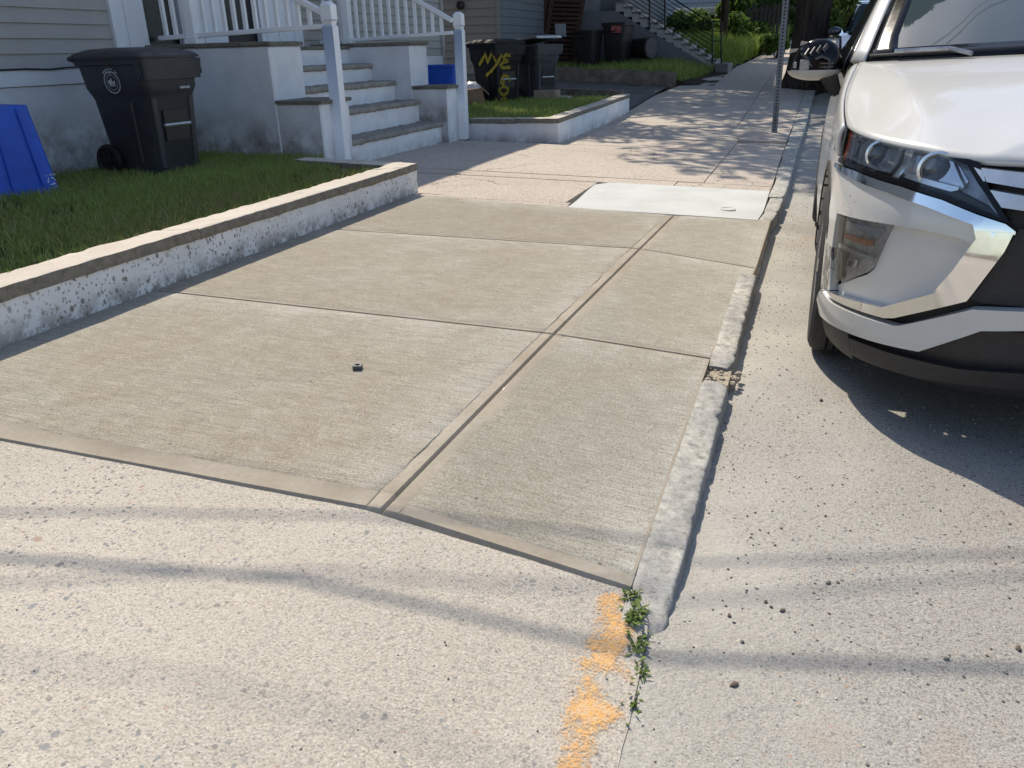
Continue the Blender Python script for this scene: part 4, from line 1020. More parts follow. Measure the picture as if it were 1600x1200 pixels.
mg('mirror_arm', G().hexa([(0.085, -0.03, -0.135), (0.125, -0.03, -0.115), (0.125, 0.04, -0.115), (0.085, 0.04, -0.135)], [(0.02, -0.045, -0.050), (0.095, -0.045, -0.032), (0.095, 0.04, -0.032), (0.02, 0.04, -0.05)]), M_blackpl, bevel=0.008, seg=2, smooth=True)
mr2 = copy_tree(mir, car); mr2.location.x = 0.99; mr2.scale.x = -1; mr2['label'] = 'door mirror on the street side'
# ============================================================ bins
def emissionless(): pass
def speck_plastic(name, base, rough=0.45, dust=0.35):
    q = NM(name)
    c = q.ramp(q.noise(3, 5, 0.6), [(0.3, tuple(x*0.75 for x in base)), (0.7, tuple(x*1.25 for x in base))])
    c = q.mix(q.ramp(q.noise(55, 4, 0.8), [(0.64, 0.0), (0.74, dust)]), c, (0.35, 0.35, 0.34))
    return q.set(c, q.ramp(q.noise(9, 4), [(0.3, rough*0.8), (0.7, rough*1.25)]), q.bump(q.noise(120, 3), 0.15, 0.002))
M_bin = speck_plastic('charcoal_bin_plastic', (0.035, 0.037, 0.042))
M_binb = speck_plastic('black_bin_plastic', (0.008, 0.008, 0.009), 0.6, 0.05)
M_bing = speck_plastic('grey_black_bin_plastic', (0.055, 0.057, 0.062), 0.5, 0.2)
M_blue = flat('blue_recycling_plastic', (0.010, 0.085, 0.52), 0.42, var=0.15, scale=5)
M_print = flat('white_print', (0.55, 0.57, 0.58), 0.6)
def rring(cx, dx, dy, z, r=0.06, n=4):
    out = []
    for (sx, sy, a0) in ((1, 1, 0), (-1, 1, 90), (-1, -1, 180), (1, -1, 270)):
        for k in range(n+1):
            a = R(a0+90*k/n); out.append(Vector((cx+sx*(dx/2-r)+r*math.cos(a), sy*(dy/2-r)+r*math.sin(a), z)))
    return out
def loft(g, rings, cap0=True, cap1=True):
    n = len(rings[0]); b = [v for r in rings for v in r]; f = []
    for i in range(len(rings)-1):
        for k in range(n): f.append((i*n+k, i*n+(k+1) % n, (i+1)*n+(k+1) % n, (i+1)*n+k))
    if cap0: f.append(tuple(range(n))[::-1])
    if cap1: f.append(tuple((len(rings)-1)*n+k for k in range(n)))
    return g.add(b, f)
def cart(loc, rz, sc, mat, label, lid=True, group=None, lidopen=0.0):
    """wheeled bin: front towards local +x, handle and wheels at -x"""
    root = empty('wheeled_bin', loc, rz, label, 'bin', group); root.scale = (sc, sc, sc)
    g = loft(G(), [rring(0.02, 0.46, 0.40, 0.0), rring(0.02, 0.48, 0.41, 0.03), rring(0.0, 0.57, 0.475, 0.56), rring(0.0, 0.60, 0.50, 0.60), rring(0.0, 0.63, 0.53, 0.64), rring(-0.01, 0.66, 0.55, 0.80), rring(-0.01, 0.70, 0.585, 0.805), rring(-0.01, 0.70, 0.585, 0.845)])
    for sy in (-1, 1): g.prism([(0.27, sy*0.296, 0.80), (0.33, sy*0.298, 0.80), (0.335, sy*0.298, 0.73), (0.30, sy*0.292, 0.73)], (0, sy*0.004, 0))
    g.build('body', mat, root, smooth=True, angle=40)
    # moulded ribs and recess
    for sy in (-1, 1):
        G().bar((0.10, sy*0.212, 0.10), (0.125, sy*0.242, 0.55), 0.03, 0.03, up=(0, 1, 0)).build('rib', mat, root, bevel=0.008, smooth=True)
        G().bar((0.252, sy*0.165, 0.06), (0.280, sy*0.185, 0.58), 0.05, 0.04, up=(1, 0, 0)).build('rib', mat, root, bevel=0.008, smooth=True)
    rc = G().hexa([(0.272, -0.12, 0.26), (0.285, -0.12, 0.26), (0.285, 0.12, 0.26), (0.272, 0.12, 0.26)], [(0.285, -0.12, 0.48), (0.296, -0.12, 0.48), (0.296, 0.12, 0.48), (0.285, 0.12, 0.48)])
    rc.build('catch_recess', M_dark, root)
    G().tube([(0.296, -0.13, 0.375), (0.296, 0.13, 0.375)], 0.013, 8).build('grab_bar', flat('bare_steel', (0.55, 0.55, 0.54), 0.35, metal=0.6), root, smooth=True)
    # front skirt under the lid
    loft(G(), [rring(0.30, 0.10, 0.56, 0.70, 0.03), rring(0.30, 0.13, 0.59, 0.84, 0.03)]).build('rim_skirt', mat, root, smooth=True)
    if lid:
        L = loft(G(), [rring(-0.015, 0.74, 0.62, 0.846, 0.07), rring(-0.015, 0.745, 0.625, 0.862, 0.07), rring(-0.015, 0.70, 0.58, 0.885, 0.08), rring(-0.03, 0.55, 0.44, 0.912, 0.09), rring(-0.03, 0.30, 0.25, 0.922, 0.08)])
        lo = L.build('lid', mat, root, smooth=True, angle=50)
        if lidopen:
            for v in lo.data.vertices:
                d = v.co.x+0.36; v.co.z += d*math.sin(lidopen); v.co.x -= d*(1-math.cos(lidopen))
    G().tube([(-0.34, -0.24, 0.83), (-0.43, -0.235, 0.85), (-0.45, -0.2, 0.852), (-0.45, 0.2, 0.852), (-0.43, 0.235, 0.85), (-0.34, 0.24, 0.83)], 0.018, 8).build('handle', mat, root, smooth=True)
    for sy in (-1, 1):
        w_ = G().lathe([(0.10, -0.025), (0.118, -0.022), (0.125, -0.008), (0.125, 0.008), (0.118, 0.022), (0.10, 0.025), (0.088, 0.012), (0.03, 0.012), (0.028, 0.03), (0.001, 0.032)], (-0.20, sy*0.255, 0.118), (0, sy, 0), 28).build('wheel', M_binb, root, smooth=True, angle=40)
        sg_ = G()
        for k in range(6):
            a = k*math.pi/3; sg_.bar(Vector((-0.20, sy*0.272, 0.118)), Vector((-0.20+0.09*math.cos(a), sy*0.272, 0.118+0.09*math.sin(a))), 0.02, 0.012, up=(0, sy, 0))
        sg_.build('spoke', M_binb, w_)
    G().tube([(-0.20, -0.25, 0.118), (-0.20, 0.25, 0.118)], 0.012, 6).build('axle', M_dark, root)
    return root
def text_mesh(txt, size, mat, name='lettering', parent=None, mtx=None, extrude=0.0008, bold=0.0):
    cu = bpy.data.curves.new(name, 'FONT'); cu.body = txt; cu.size = size; cu.align_x = 'CENTER'; cu.align_y = 'CENTER'; cu.extrude = extrude; cu.offset = bold
    t = bpy.data.objects.new(name, cu); col.objects.link(t); dg = bpy.context.evaluated_depsgraph_get()
    me = bpy.data.meshes.new_from_object(t.evaluated_get(dg)); bpy.data.objects.remove(t)
    o = bpy.data.objects.new(name, me); me.materials.clear(); me.materials.append(mat); col.objects.link(o)
    if parent: o.parent = parent
    if mtx is not None: o.matrix_local = mtx
    return o
def frame(o, xa, za):      # matrix with x axis xa, normal za
    xa = Vector(xa).normalized(); za = Vector(za).normalized(); ya = za.cross(xa).normalized(); xa = ya.cross(za)
    m_ = Matrix((xa, ya, za)).transposed().to_4x4(); m_.translation = Vector(o); return m_
b1 = cart((-5.02, 5.42, 0.235), R(-4), 1.04, M_bin, 'charcoal wheeled bin with a round white city emblem against the house')
# emblem on the near flank
ec = Vector((0.015, -0.279, 0.685)); en = (0.0, -1, -0.10); ex = (1, 0, 0)
fm = frame(ec, ex, en)
em = G()
for r0, r1 in ((0.078, 0.071), (0.054, 0.051)):
    V = []
    for k in range(40):
        a = 2*math.pi*k/40
        for r in (r0, r1): V.append((r*math.cos(a), r*math.sin(a)*1.0, 0.001))
    em.add(V, [(2*k, 2*((k+1) % 40), 2*((k+1) % 40)+1, 2*k+1) for k in range(40)])
for (x, y, w_, h_) in ((-0.032, 0.004, 0.010, 0.022), (-0.022, 0.0, 0.012, 0.03), (-0.006, 0.006, 0.012, 0.042), (0.012, -0.002, 0.011, 0.026), (0.024, 0.0, 0.008, 0.02), (0.002, -0.022, 0.06, 0.006)):
    em.box(x-w_/2, x+w_/2, y-h_/2, y+h_/2, 0.0005, 0.0015)
em.v = [fm@v for v in em.v]
eo = em.build('emblem', M_print, b1)
def arc_text(txt, rad, size, a_mid, parent, fm, flip=1):
    n = len(txt); step = size*0.72/rad
    for k, ch in enumerate(txt):
        if ch == ' ': continue
        a = a_mid+flip*((n-1)/2-k)*step
        mm = fm@Matrix.Translation((rad*math.cos(a), rad*math.sin(a), 0.001))@Matrix.Rotation(a-math.pi/2 if flip > 0 else a+math.pi/2, 4, 'Z')
        text_mesh(ch, size, M_print, 'letter', parent, mm)
arc_text('PROPERTY OF', 0.091, 0.020, math.pi/2, b1, fm)
text_mesh('CITY', 0.013, M_print, 'lettering', b1, fm@Matrix.Translation((0, 0.0615, 0.001)))
text_mesh('GARBAGE', 0.022, M_print, 'lettering', b1, frame((0.331, 0.10, 0.635), (0, 1, 0), (1, 0, -0.06)), bold=0.001)
# blue box standing upside down
bb = empty('recycling_tub', (-5.22, 4.12, 0.24), R(-16), 'blue plastic recycling tub turned upside down on the lawn', 'tub')
g = loft(G(), [rring(0, 0.46, 0.66, 0.0, 0.04), rring(0, 0.46, 0.66, 0.03, 0.04), rring(0, 0.44, 0.63, 0.035, 0.04), rring(0, 0.36, 0.50, 0.595, 0.04), rring(0, 0.34, 0.48, 0.60, 0.03)])
g.build('body', M_blue, bb, smooth=True, angle=40)
for yy in (-0.16, 0.0, 0.16):
    G().bar((0.226, yy*1.25, 0.06), (0.183, yy, 0.585), 0.012, 0.016, up=(1, 0, 0)).build('rib', M_blue, bb, bevel=0.003)
for zz, tx in ((0.135, 'RECYCLE'), (0.052, 'TODAY')):
    text_mesh(tx, 0.018, M_print, 'lettering', bb, frame((0.2215-zz*0.07, 0.265, zz), (0, 1, 0), (1, 0, 0.075)), bold=0.0006)
g = G()
for k in range(3):
    a = R(90+120*k); c_, s_ = math.cos(a), math.sin(a)
    g.bar((0.026*math.cos(a+0.5), 0.026*math.sin(a+0.5), 0.0), (0.026*math.cos(a+1.5), 0.026*math.sin(a+1.5), 0.0), 0.006, 0.001)
    g.bar((0.026*math.cos(a+1.5), 0.026*math.sin(a+1.5), 0.0), (0.020*math.cos(a+1.9), 0.020*math.sin(a+1.9), 0.0), 0.012, 0.001)
fm2 = frame((0.2165, 0.265, 0.094), (0, 1, 0), (1, 0, 0.075)); g.v = [fm2@v for v in g.v]; g.build('recycling_mark', M_print, bb)
# ---- bins by the far garden wall, with yellow spray paint
b2 = cart((-4.86, 13.05, 0.27), R(-33), 1.10, M_binb, 'black wheeled bin sprayed with large yellow letters')
b3 = cart((-4.40, 13.62, 0.29), R(-26), 1.06, M_bing, 'grey black wheeled bin with a lifted lid behind the graffiti bin', lidopen=0.12)
G().hexa([(-0.05, -0.3, 0.90), (0.38, -0.3, 0.93), (0.38, 0.25, 0.93), (-0.05, 0.25, 0.90)], [(-0.05, -0.28, 0.935), (0.35, -0.28, 0.965), (0.35, 0.23, 0.965), (-0.05, 0.23, 0.935)]).build('pale_lid_sheet', flat('shining_lid_sheet', (0.55, 0.58, 0.6), 0.25), b3, bevel=0.012)  # pale sheet on the lid; the lid's shine is put into its colour
M_yellow = flat('yellow_spray_paint', (0.62, 0.46, 0.04), 0.6, var=0.3, scale=20)
def graffiti(root, strokes, face_pt, face_n, w_):
    # strokes given as photo pixels on the flank of the bin
    inv = root.matrix_world.inverted() if False else (Matrix.Translation(root.location)@Matrix.Rotation(root.rotation_euler.z, 4, 'Z')@Matrix.Scale(root.scale.x, 4)).inverted()
    Mw = inv.inverted(); P0 = Mw@Vector(face_pt); N = (Mw.to_3x3()@Vector(face_n)).normalized()
    for st in strokes:
        pts = []
        for (x, y) in st:
            d = rayd(x, y); t = (P0-CAM).dot(N)/d.dot(N); pts.append(inv@(CAM+d*t))
        g = G()
        Pf = []
        for i in range(len(pts)-1):
            for k in range(4): Pf.append(lerp(pts[i], pts[i+1], k/4))
        Pf.append(pts[-1])
        ln = Vector(face_n).normalized(); V = []; F = []
        for i, p in enumerate(Pf):
            t_ = (Pf[min(i+1, len(Pf)-1)]-Pf[max(0, i-1)]).normalized(); s_ = t_.cross(ln).normalized()*w_*rnd.uniform(0.8, 1.2)/2
            V += [p-s_+ln*0.004, p+s_+ln*0.004]
        F = [(2*i, 2*i+1, 2*i+3, 2*i+2) for i in range(len(Pf)-1)]
        mk('sprayed_stroke', V, F, M_yellow, root)
NYE = [[(749, 102), (759, 84), (762, 98), (769, 83)], [(771, 87), (774, 94), (777, 99)], [(785, 85), (777, 99), (769, 110), (760, 118)], [(798, 87), (791, 85), (787, 90), (790, 94), (795, 95)], [(795, 95), (787, 97), (782, 102), (785, 106), (798, 105)]]
F605 = [[(797, 127), (795, 120), (788, 118), (784, 122), (783, 130), (787, 131), (788, 124)], [(780, 140), (787, 135), (795, 138), (793, 145), (787, 149), (782, 145), (780, 139)], [(783, 166), (776, 160), (775, 152)], [(783, 155), (790, 153), (794, 160), (792, 167)]]
graffiti(b2, NYE, (0, -0.281, 0.70), (0, -1, -0.11), 0.045)
graffiti(b2, F605, (0.05, -0.236, 0.30), (0, -1, -0.06), 0.042)
# bags, boxes and the second blue tub beside the steps
M_card = flat('brown_cardboard', (0.30, 0.19, 0.11), 0.85, var=0.15, scale=8)
M_bag = flat('white_plastic_bag', (0.55, 0.55, 0.55), 0.4, var=0.15, scale=12)
t2 = empty('blue_tub', (-4.98, 10.45, 0.0), R(8), 'blue plastic tub lying behind the right cheek wall of the steps', 'tub')
p_ = atY(692, 116, 10.5); t2.location = (p_.x-0.02, 10.5, p_.z-0.24)
g = loft(G(), [rring(0, 0.42, 0.34, 0.0, 0.03), rring(0, 0.46, 0.38, 0.33, 0.03), rring(0, 0.49, 0.41, 0.335, 0.03), rring(0, 0.49, 0.41, 0.36, 0.03)]); g.build('body', M_blue, t2, smooth=True, angle=40)
st = atY(692, 130, 10.5)
G().box(-0.22, 0.22, -0.2, 0.2, -(t2.location.z-0.2), 0.0).build('tub_stand', flat('concrete_block', (0.35, 0.34, 0.32), 0.9), t2)
cb = empty('cardboard_box', (-5.22, 12.5, 0.27), R(20), 'torn brown cardboard box between the newel post and the graffiti bin', 'box')
p_ = atY(738, 161, 12.4); cb.location = (p_.x, 12.4, p_.z)
G().hexa([(-0.2, -0.15, 0), (0.2, -0.15, 0), (0.2, 0.15, 0), (-0.2, 0.15, 0)], [(-0.22, -0.16, 0.20), (0.17, -0.16, 0.22), (0.17, 0.16, 0.22), (-0.22, 0.16, 0.20)]).build('carton', M_card, cb)
G().hexa([(0.17, -0.16, 0.215), (0.27, -0.16, 0.12), (0.27, 0.16, 0.12), (0.17, 0.16, 0.215)], [(0.172, -0.16, 0.221), (0.272, -0.16, 0.126), (0.272, 0.16, 0.126), (0.172, 0.16, 0.221)]).build('flap', M_card, cb)
p_ = atY(736, 139, 12.55); bagm = ellip((0, 0, 0), (0.17, 0.13, 0.11), -0.85, 0.98, 18, 10)
bag = bagm.build('plastic_bag', M_bag, None, smooth=True, angle=60)
for v in bag.data.vertices: v.co *= 1+0.22*mn.noise(v.co*17)
bag.location = (p_.x, 12.55, p_.z); tag(bag, 'crumpled white plastic bag on top of the torn cardboard box', 'bag')
# ============================================================ the yard, grey building and the street beyond
def yard2_z(x, y): return interp(y, [9.7, 13.7], [0.285, 0.335])-0.008*(x+3)*0+0.008*mn.noise(Vector((x*2, y*2, 0)))
sheet('yard_soil', spaced(-5.86, -2.975, 0.15), spaced(9.72, 13.75, 0.15), yard2_z, M_soil, kind='structure')
pts = []
while len(pts) < 16000:
    x = rs.uniform(-5.7, -2.98); y = rs.uniform(9.75, 13.7); pts.append((x, y, yard2_z(x, y)))
blades('yard_grass', pts, 0.04, 0.10, 0.007, M_grass, 0.8, 'strip of short grass behind the far garden wall', 'grass', seed=5, tonef=lambda P: 0.15)
# rubble block and kerb by the alley
M_block = flat('sandstone_block', (0.34, 0.27, 0.19), 0.9, var=0.25, scale=10, bump=(30, 0.6, 0.01))
p_ = atY(855, 162, 13.4); ob = G().box(-0.2, 0.2, -0.12, 0.12, 0, 0.2).build('stone_block', M_block, None, bevel=0.012, rough=(0.06, 0.006, 9), smooth=True); ob.location = (p_.x, 13.4, 0.29); tag(ob, 'squared tan stone block beside the grey black bin', 'stone block')
p_ = atY(884, 148, 13.55); ob = G().lathe([(0.001, -0.06), (0.09, -0.05), (0.13, 0), (0.10, 0.05), (0.001, 0.06)], (0, 0, 0.06), (0.1, 0.1, 1), 9).build('stone', flat('pale_stone', (0.5, 0.49, 0.46), 0.9), None); ob.location = (p_.x, 13.55, 0.31); ob.scale = (1.1, 0.8, 0.7); tag(ob, 'pale flat stone lying on the far garden wall grass', 'stone')
M_asph = flat('dark_alley_asphalt', (0.10, 0.095, 0.09), 0.95, var=0.35, scale=4, bump=(60, 0.7, 0.006))
def alley_z(x, y): return hz(y)+0.075+0.055*max(0, -2.9-x)*smooth01((y-14)/3)
sheet('alley', spaced(-11, -2.84, 0.3), spaced(13.78, 18.1, 0.25), alley_z, M_asph, kind='structure')
M_bank = flat('weathered_stone_kerb', (0.15, 0.125, 0.10), 0.95, var=0.4, scale=6, bump=(14, 0.8, 0.02))
p1_, p2_ = Vector((-2.84, 13.86, 0.36)), Vector((-6.0, 14.15, 0.40))
bk = G().bar((-2.95, 13.90, 0.30), (-6.2, 14.05, 0.42), 0.16, 0.30).build('stone_edging', M_bank, None, bevel=0.02, rough=(0.12, 0.012, 5), smooth=True); tag(bk, 'dark low stone edging behind the far garden wall at the alley', 'edging')
bk = G().bar((-2.75, 18.05, 0.40), (-10, 18.2, 0.78), 0.25, 0.40).build('stone_edging', M_bank, None, bevel=0.03, rough=(0.2, 0.03, 3), smooth=True); tag(bk, 'rough stone edging below the weeds of the grey building', 'edging')
def yard_z(x, y):
    b = 0.52+0.047*(y-18); t = smooth01((-2.25-x)/0.9)
    return lerp(hz(y)+0.05, max(b, hz(y)+0.05), t)+0.03*mn.noise(Vector((x*1.5, y*1.5, 0)))
sheet('weedy_ground', spaced(-14, -1.95, 0.25), spaced(18.15, 40, 0.5), yard_z, M_soil, kind='structure')
pts = []; pts2 = []
while len(pts) < 26000:
    x = rs.uniform(-9, -2.0); y = rs.uniform(18.2, 23.5)
    if x < left_edge(y)-0.02 and (mn.noise(Vector((x*0.9, y*0.9, 3))) > -0.25 or rs.random() < 0.3): pts.append((x, y, yard_z(x, y)))
while len(pts2) < 36000:
    x = rs.uniform(-6.5, -0.8); y = rs.uniform(22.6, 36)
    if x < left_edge(y)-0.05: pts2.append((x, y, max(yard_z(min(x, -1.96), y), hz(y)+0.03)))
blades('yard_weeds', pts, 0.08, 0.28, 0.014, M_grass, 0.8, 'unkempt weeds round the bins of the grey building', 'weeds', seed=8, tonef=lambda P: 0.1)
blades('tall_grass', pts2, 0.3, 0.75, 0.022, M_weed, 0.7, 'tall sunlit grass beyond the outdoor stair', 'grass', seed=9, tonef=lambda P: 0.1)
# ---- taupe and blue-grey neighbour house
M_taupe = flat('taupe_clapboard', (0.23, 0.215, 0.20), 0.7, var=0.06, scale=3)
M_slate = flat('slate_blue_clapboard', (0.15, 0.165, 0.185), 0.7, var=0.06, scale=3)
NX, NY_ = -6.35, 17.2
nb = empty('neighbour_house', (NX, NY_, 0.3), label='grey blue clapboard house beyond the alley behind the graffiti bin', cat='house')
def nbp(name, g, m, **k):
    for v in g.v: v -= Vector((NX, NY_, 0.3))
    return g.build(name, m, nb, **k)
nbp('wall', G().box(NX-7, NX-0.02, NY_+0.02, NY_+3.2, 0.2, 6.0), M_slate)
nbp('foundation', G().box(NX-7, NX+0.0, NY_-0.0, NY_+3.2, 0.1, 0.66), flat('grey_foundation', (0.16, 0.165, 0.175), 0.9))
f1 = f2 = None
for k in range(20):
    z = 0.66+k*0.16
    if f1 is None:
        f1 = nbp('clapboard', G().prism([(NX-6.9, NY_+0.02, z), (NX-6.9, NY_-0.025, z), (NX-6.9, NY_-0.005, z+0.164), (NX-6.9, NY_+0.02, z+0.164)], (6.86, 0, 0)), M_taupe)
        f2 = nbp('clapboard', G().prism([(NX-0.02, NY_+0.03, z), (NX+0.025, NY_+0.03, z), (NX+0.005, NY_+0.03, z+0.164), (NX-0.02, NY_+0.03, z+0.164)], (0, 3.15, 0)), M_slate)
    else:
        for f_ in (f1, f2):
            c = f_.copy(); col.objects.link(c); c.location.z = k*0.16
nbp('corner_board', G().box(NX-0.03, NX+0.035, NY_-0.035, NY_+0.04, 0.6, 6.0), M_taupe)
nbp('roof', G().prism([(NX+0.4, NY_-0.3, 5.95), (NX-3.5, NY_-0.3, 8.0), (NX-7.4, NY_-0.3, 5.95)], (0, 3.8, 0)), M_roof)
p_ = atY(720, 8, NY_-0.03)
vt = G().lathe([(0.085, 0), (0.085, 0.06), (0.06, 0.07), (0.055, 0.03), (0.001, 0.03)], p_, (0, -1, 0), 20); nbp('dryer_vent', vt, M_dark, smooth=True)
pa, pb_ = atY(800, 4, 19.0), atY(830, 6, 19.0)
# ---- grey building with outdoor stair
GY = 21.2
M_grey = flat('grey_painted_stucco', (0.17, 0.18, 0.195), 0.85, var=0.1, scale=2, bump=(20, 0.3, 0.01))
M_greyl = flat('light_grey_pilaster', (0.27, 0.285, 0.30), 0.8, var=0.08, scale=3)
M_iron = flat('black_iron', (0.012, 0.012, 0.013), 0.5)
gb = empty('grey_building', (-6, GY, 0.5), label='dark grey rendered building with a light pilaster behind the black bins', cat='building')
def gbp(name, g, m, **k):
    for v in g.v: v -= Vector((-6, GY, 0.5))
    return g.build(name, m, gb, **k)
xa, xb = atY(838, 40, GY).x, atY(962, 40, GY).x
gbp('wall', G().box(xa-3, xb, GY+0.9, GY+7, 0.3, 7.5), M_grey)
pil = atY(921, 40, GY+0.8).x
gbp('pilaster', G().box(pil-0.26, pil+0.26, GY+0.7, GY+0.95, 0.3, 7.5), M_greyl, bevel=0.01)
gbp('roof', G().box(xa-3.2, xb+0.3, GY+0.6, GY+7.2, 7.5, 7.7), M_roof)
stair = empty('outdoor_stair', (-2.3, GY, 0.55), label='outdoor concrete stair with white risers and black iron railing', cat='stair')
def stp(name, g, m, parent=None, **k):
    for v in g.v: v -= Vector((-2.3, GY, 0.55))
    return g.build(name, m, parent or stair, **k)
b0 = atY(1118, 101, GY); t0 = atY(962, 2, GY); nst = 12
run = (t0.x-b0.x)/nst; rise = (t0.z-b0.z)/nst
M_stepw = flat('white_step_face', (0.42, 0.42, 0.42), 0.8); M_stepg = flat('grey_step_stone', (0.20, 0.195, 0.185), 0.9)
pro = [(b0.x, GY, 0.3), (b0.x, GY, b0.z)]
for k in range(nst):
    x0_, z0_ = b0.x+run*k, b0.z+rise*k
    stp('stair_step', G().box(x0_+run, x0_, GY+0.02, GY+1.1, z0_-rise*0.9, z0_+rise*0.75), M_stepw)
    stp('stair_tread', G().box(x0_+run*1.02, x0_+0.04, GY-0.03, GY+1.1, z0_+rise*0.75, z0_+rise), M_stepg, bevel=0.006)
stp('side_wall', G().prism([(b0.x-0.05, GY, 0.35), (b0.x-0.05, GY, b0.z-rise*0.7), (t0.x, GY, t0.z-rise*1.7), (t0.x-1.2, GY, t0.z-rise*1.7), (t0.x-1.2, GY, 0.35)], (0, 0.6, 0)), M_grey)
stp('bottom_pad', G().box(b0.x, b0.x+0.30, GY-0.05, GY+1.15, 0.35, b0.z+0.02), M_stepg, bevel=0.01)
def rl(a, b, r=0.012, nm='rail_bar'): stp(nm, G().tube([a, b], r, 6), M_iron)
yr = GY-0.02
pc = [atY(1113, 101, yr), atY(1113, 33, yr)]; pd = [atY(1127, 101, yr), atY(1127, 34, yr)]
rl(pc[0], pc[1], 0.02, 'rail_post'); rl(pd[0], pd[1], 0.02, 'rail_post'); rl(pc[1], pd[1], 0.016)
rl(lerp(pc[0], pc[1], .55), lerp(pd[0], pd[1], .55)); rl(lerp(pc[0], pc[1], .78), lerp(pd[0], pd[1], .78))
for (xb_, yb_) in ((1039, 46), (1015, 46)):
    a_ = atY(xb_, yb_, yr); rl(a_, atY(xb_, -60, yr), 0.022, 'rail_post')
for k in range(9):
    ya = lerp(92, 36, k/8); p0_ = atY(1112, ya, yr)
    rl(p0_, Vector((p0_.x+run*10.5, yr, p0_.z+rise*10.5)), 0.010 if k < 8 else 0.018)
# ---- pallet, board, bins, weeds by the grey building
M_brown = flat('red_brown_timber', (0.085, 0.045, 0.032), 0.85, var=0.3, scale=6)
pal = empty('slatted_pallet', (-6.6, 20.8, 0.7), label='tall red brown slatted timber panel leaning on the grey building', cat='timber panel')
def pap(name, g, m, **k):
    for v in g.v: v -= Vector((-6.6, 20.8, 0.7))
    return g.build(name, m, pal, **k)
def lean(x, y): t = (110-y)/130; return atY(x, y, 20.6+0.35*t)
for (xb_, xt) in ((838, 857), (893, 916)):
    pap('stile', G().bar(lean(xb_, 108), lean(xt, -25), 0.09, 0.05, up=(0, 1, 0)), M_brown)
for k in range(19):
    t = k/18; ya = lerp(103, -20, t); pap('slat', G().bar(lean(lerp(838, 856, t), ya), lean(lerp(893, 915, t), ya+1.5), 0.05, 0.065, up=(0, 0, 1)), M_brown)
pap('backing', G().add([lean(838, 106)+Vector((0, .1, 0)), lean(893, 106)+Vector((0, .1, 0)), lean(915, -22)+Vector((0, .1, 0)), lean(857, -22)+Vector((0, .1, 0))], [(0, 1, 2, 3)]).prism([lean(840, 106)+Vector((0, .12, 0)), lean(893, 106)+Vector((0, .12, 0)), lean(915, -22)+Vector((0, .12, 0))], (0, 0.03, 0)), M_dark)
q = NM('newsprint'); c_ = q.mix(q.ramp(q.wave(38, dist=1, dscale=4, dirn='Z'), [(0.45, 0), (0.55, 0.35)]), (0.42, 0.44, 0.46), (0.15, 0.16, 0.18)); M_news = q.set(c_, 0.9)
pp = [lean(868, 37)+Vector((0, -.06, 0)), lean(885, 37)+Vector((0, -.06, 0)), lean(886, 58)+Vector((0, -.06, 0)), lean(869, 55)+Vector((0, -.06, 0))]
no_ = G().prism(pp, (0, 0.004, 0)).build('paper_sheet', M_news, None); tag(no_, 'pale printed sheet pinned on the brown slatted panel', 'paper')
for i_, (xa_, xb2, lab) in enumerate(((833, 852, 'brown plank leaning between the grey blue house and the slatted panel'), (843, 861, 'second leaning plank touching the slatted panel'))):
    o = G().bar(atY(xa_+8, 72, 20.4), atY(xb2+6, -25, 20.7), 0.10, 0.03, up=(0, 1, 0)).build('plank', M_brown, None); tag(o, lab, 'plank', None)
def tub_bin(px0, px1, ytop, ybot, Y, label, lying=False, mat=None):
    a, b = atY(px0, ybot, Y), atY(px1, ytop, Y); wd = b.x-a.x; h = b.z-a.z
    root = empty('rubbish_bin', ((a.x+b.x)/2, Y, yard_z((a.x+b.x)/2, Y) if not lying else a.z), rz=R(-14), label=label, cat='bin')
    h = b.z-root.location.z
    g = loft(G(), [rring(0, wd*0.62, wd*0.62, 0, wd*.1), rring(0, wd*0.66, wd*0.66, 0.03, wd*.1), rring(0, wd*0.84, wd*0.84, h*0.93, wd*.1), rring(0, wd*0.92, wd*0.92, h*0.94, wd*.1), rring(0, wd*0.92, wd*0.92, h, wd*.1), rring(0, wd*0.84, wd*0.84, h, wd*.1), rring(0, wd*0.78, wd*0.78, h*0.6, wd*.1)])
    g.build('body', mat or M_binb, root, smooth=True, angle=40)
    G().tube([v*1.0 for v in rring(0, wd*0.93, wd*0.93, h, wd*.1)]+[rring(0, wd*0.93, wd*0.93, h, wd*.1)[0]], 0.012, 6).build('rim', M_bing, root, smooth=True)
    for sy in (-1, 1): G().tube([(-0.1, sy*wd*0.46, h*0.86), (-0.08, sy*wd*0.5, h*0.82), (0.08, sy*wd*0.5, h*0.82), (0.1, sy*wd*0.46, h*0.86)], 0.012, 6).build('handle', M_binb, root)
    return root, wd, h
M_binb2 = speck_plastic('scuffed_black_bin', (0.022, 0.021, 0.021), 0.55, 0.2)
r1, w1_, h1_ = tub_bin(900, 940, 47, 104, 20.0, 'black open bin in front of the slatted panel', mat=M_binb2)
r2, w2_, h2_ = tub_bin(943, 989, 35, 103, 20.3, 'tall black bin with a red label near the outdoor stair', mat=M_binb2)
nl = Matrix.Rotation(R(14), 4, 'Z'); pl_ = atY(977, 45, 20.3-w2_*0.45)-r2.location
q = NM('red_label'); M_redl = q.set(q.mix(q.ramp(q.noise(25, 3), [(0.5, 0), (0.56, 0.8)]), (0.42, 0.06, 0.05), (0.30, 0.28, 0.27)), 0.6)
lb_ = G().box(-0.13, 0.13, -0.004, 0.004, -0.075, 0.075).build('label_plate', M_redl, r2); lb_.location = nl@Vector((pl_.x, pl_.y-0.02, pl_.z))
lb_.location = (0.1, -w2_*0.462, h2_-0.14)
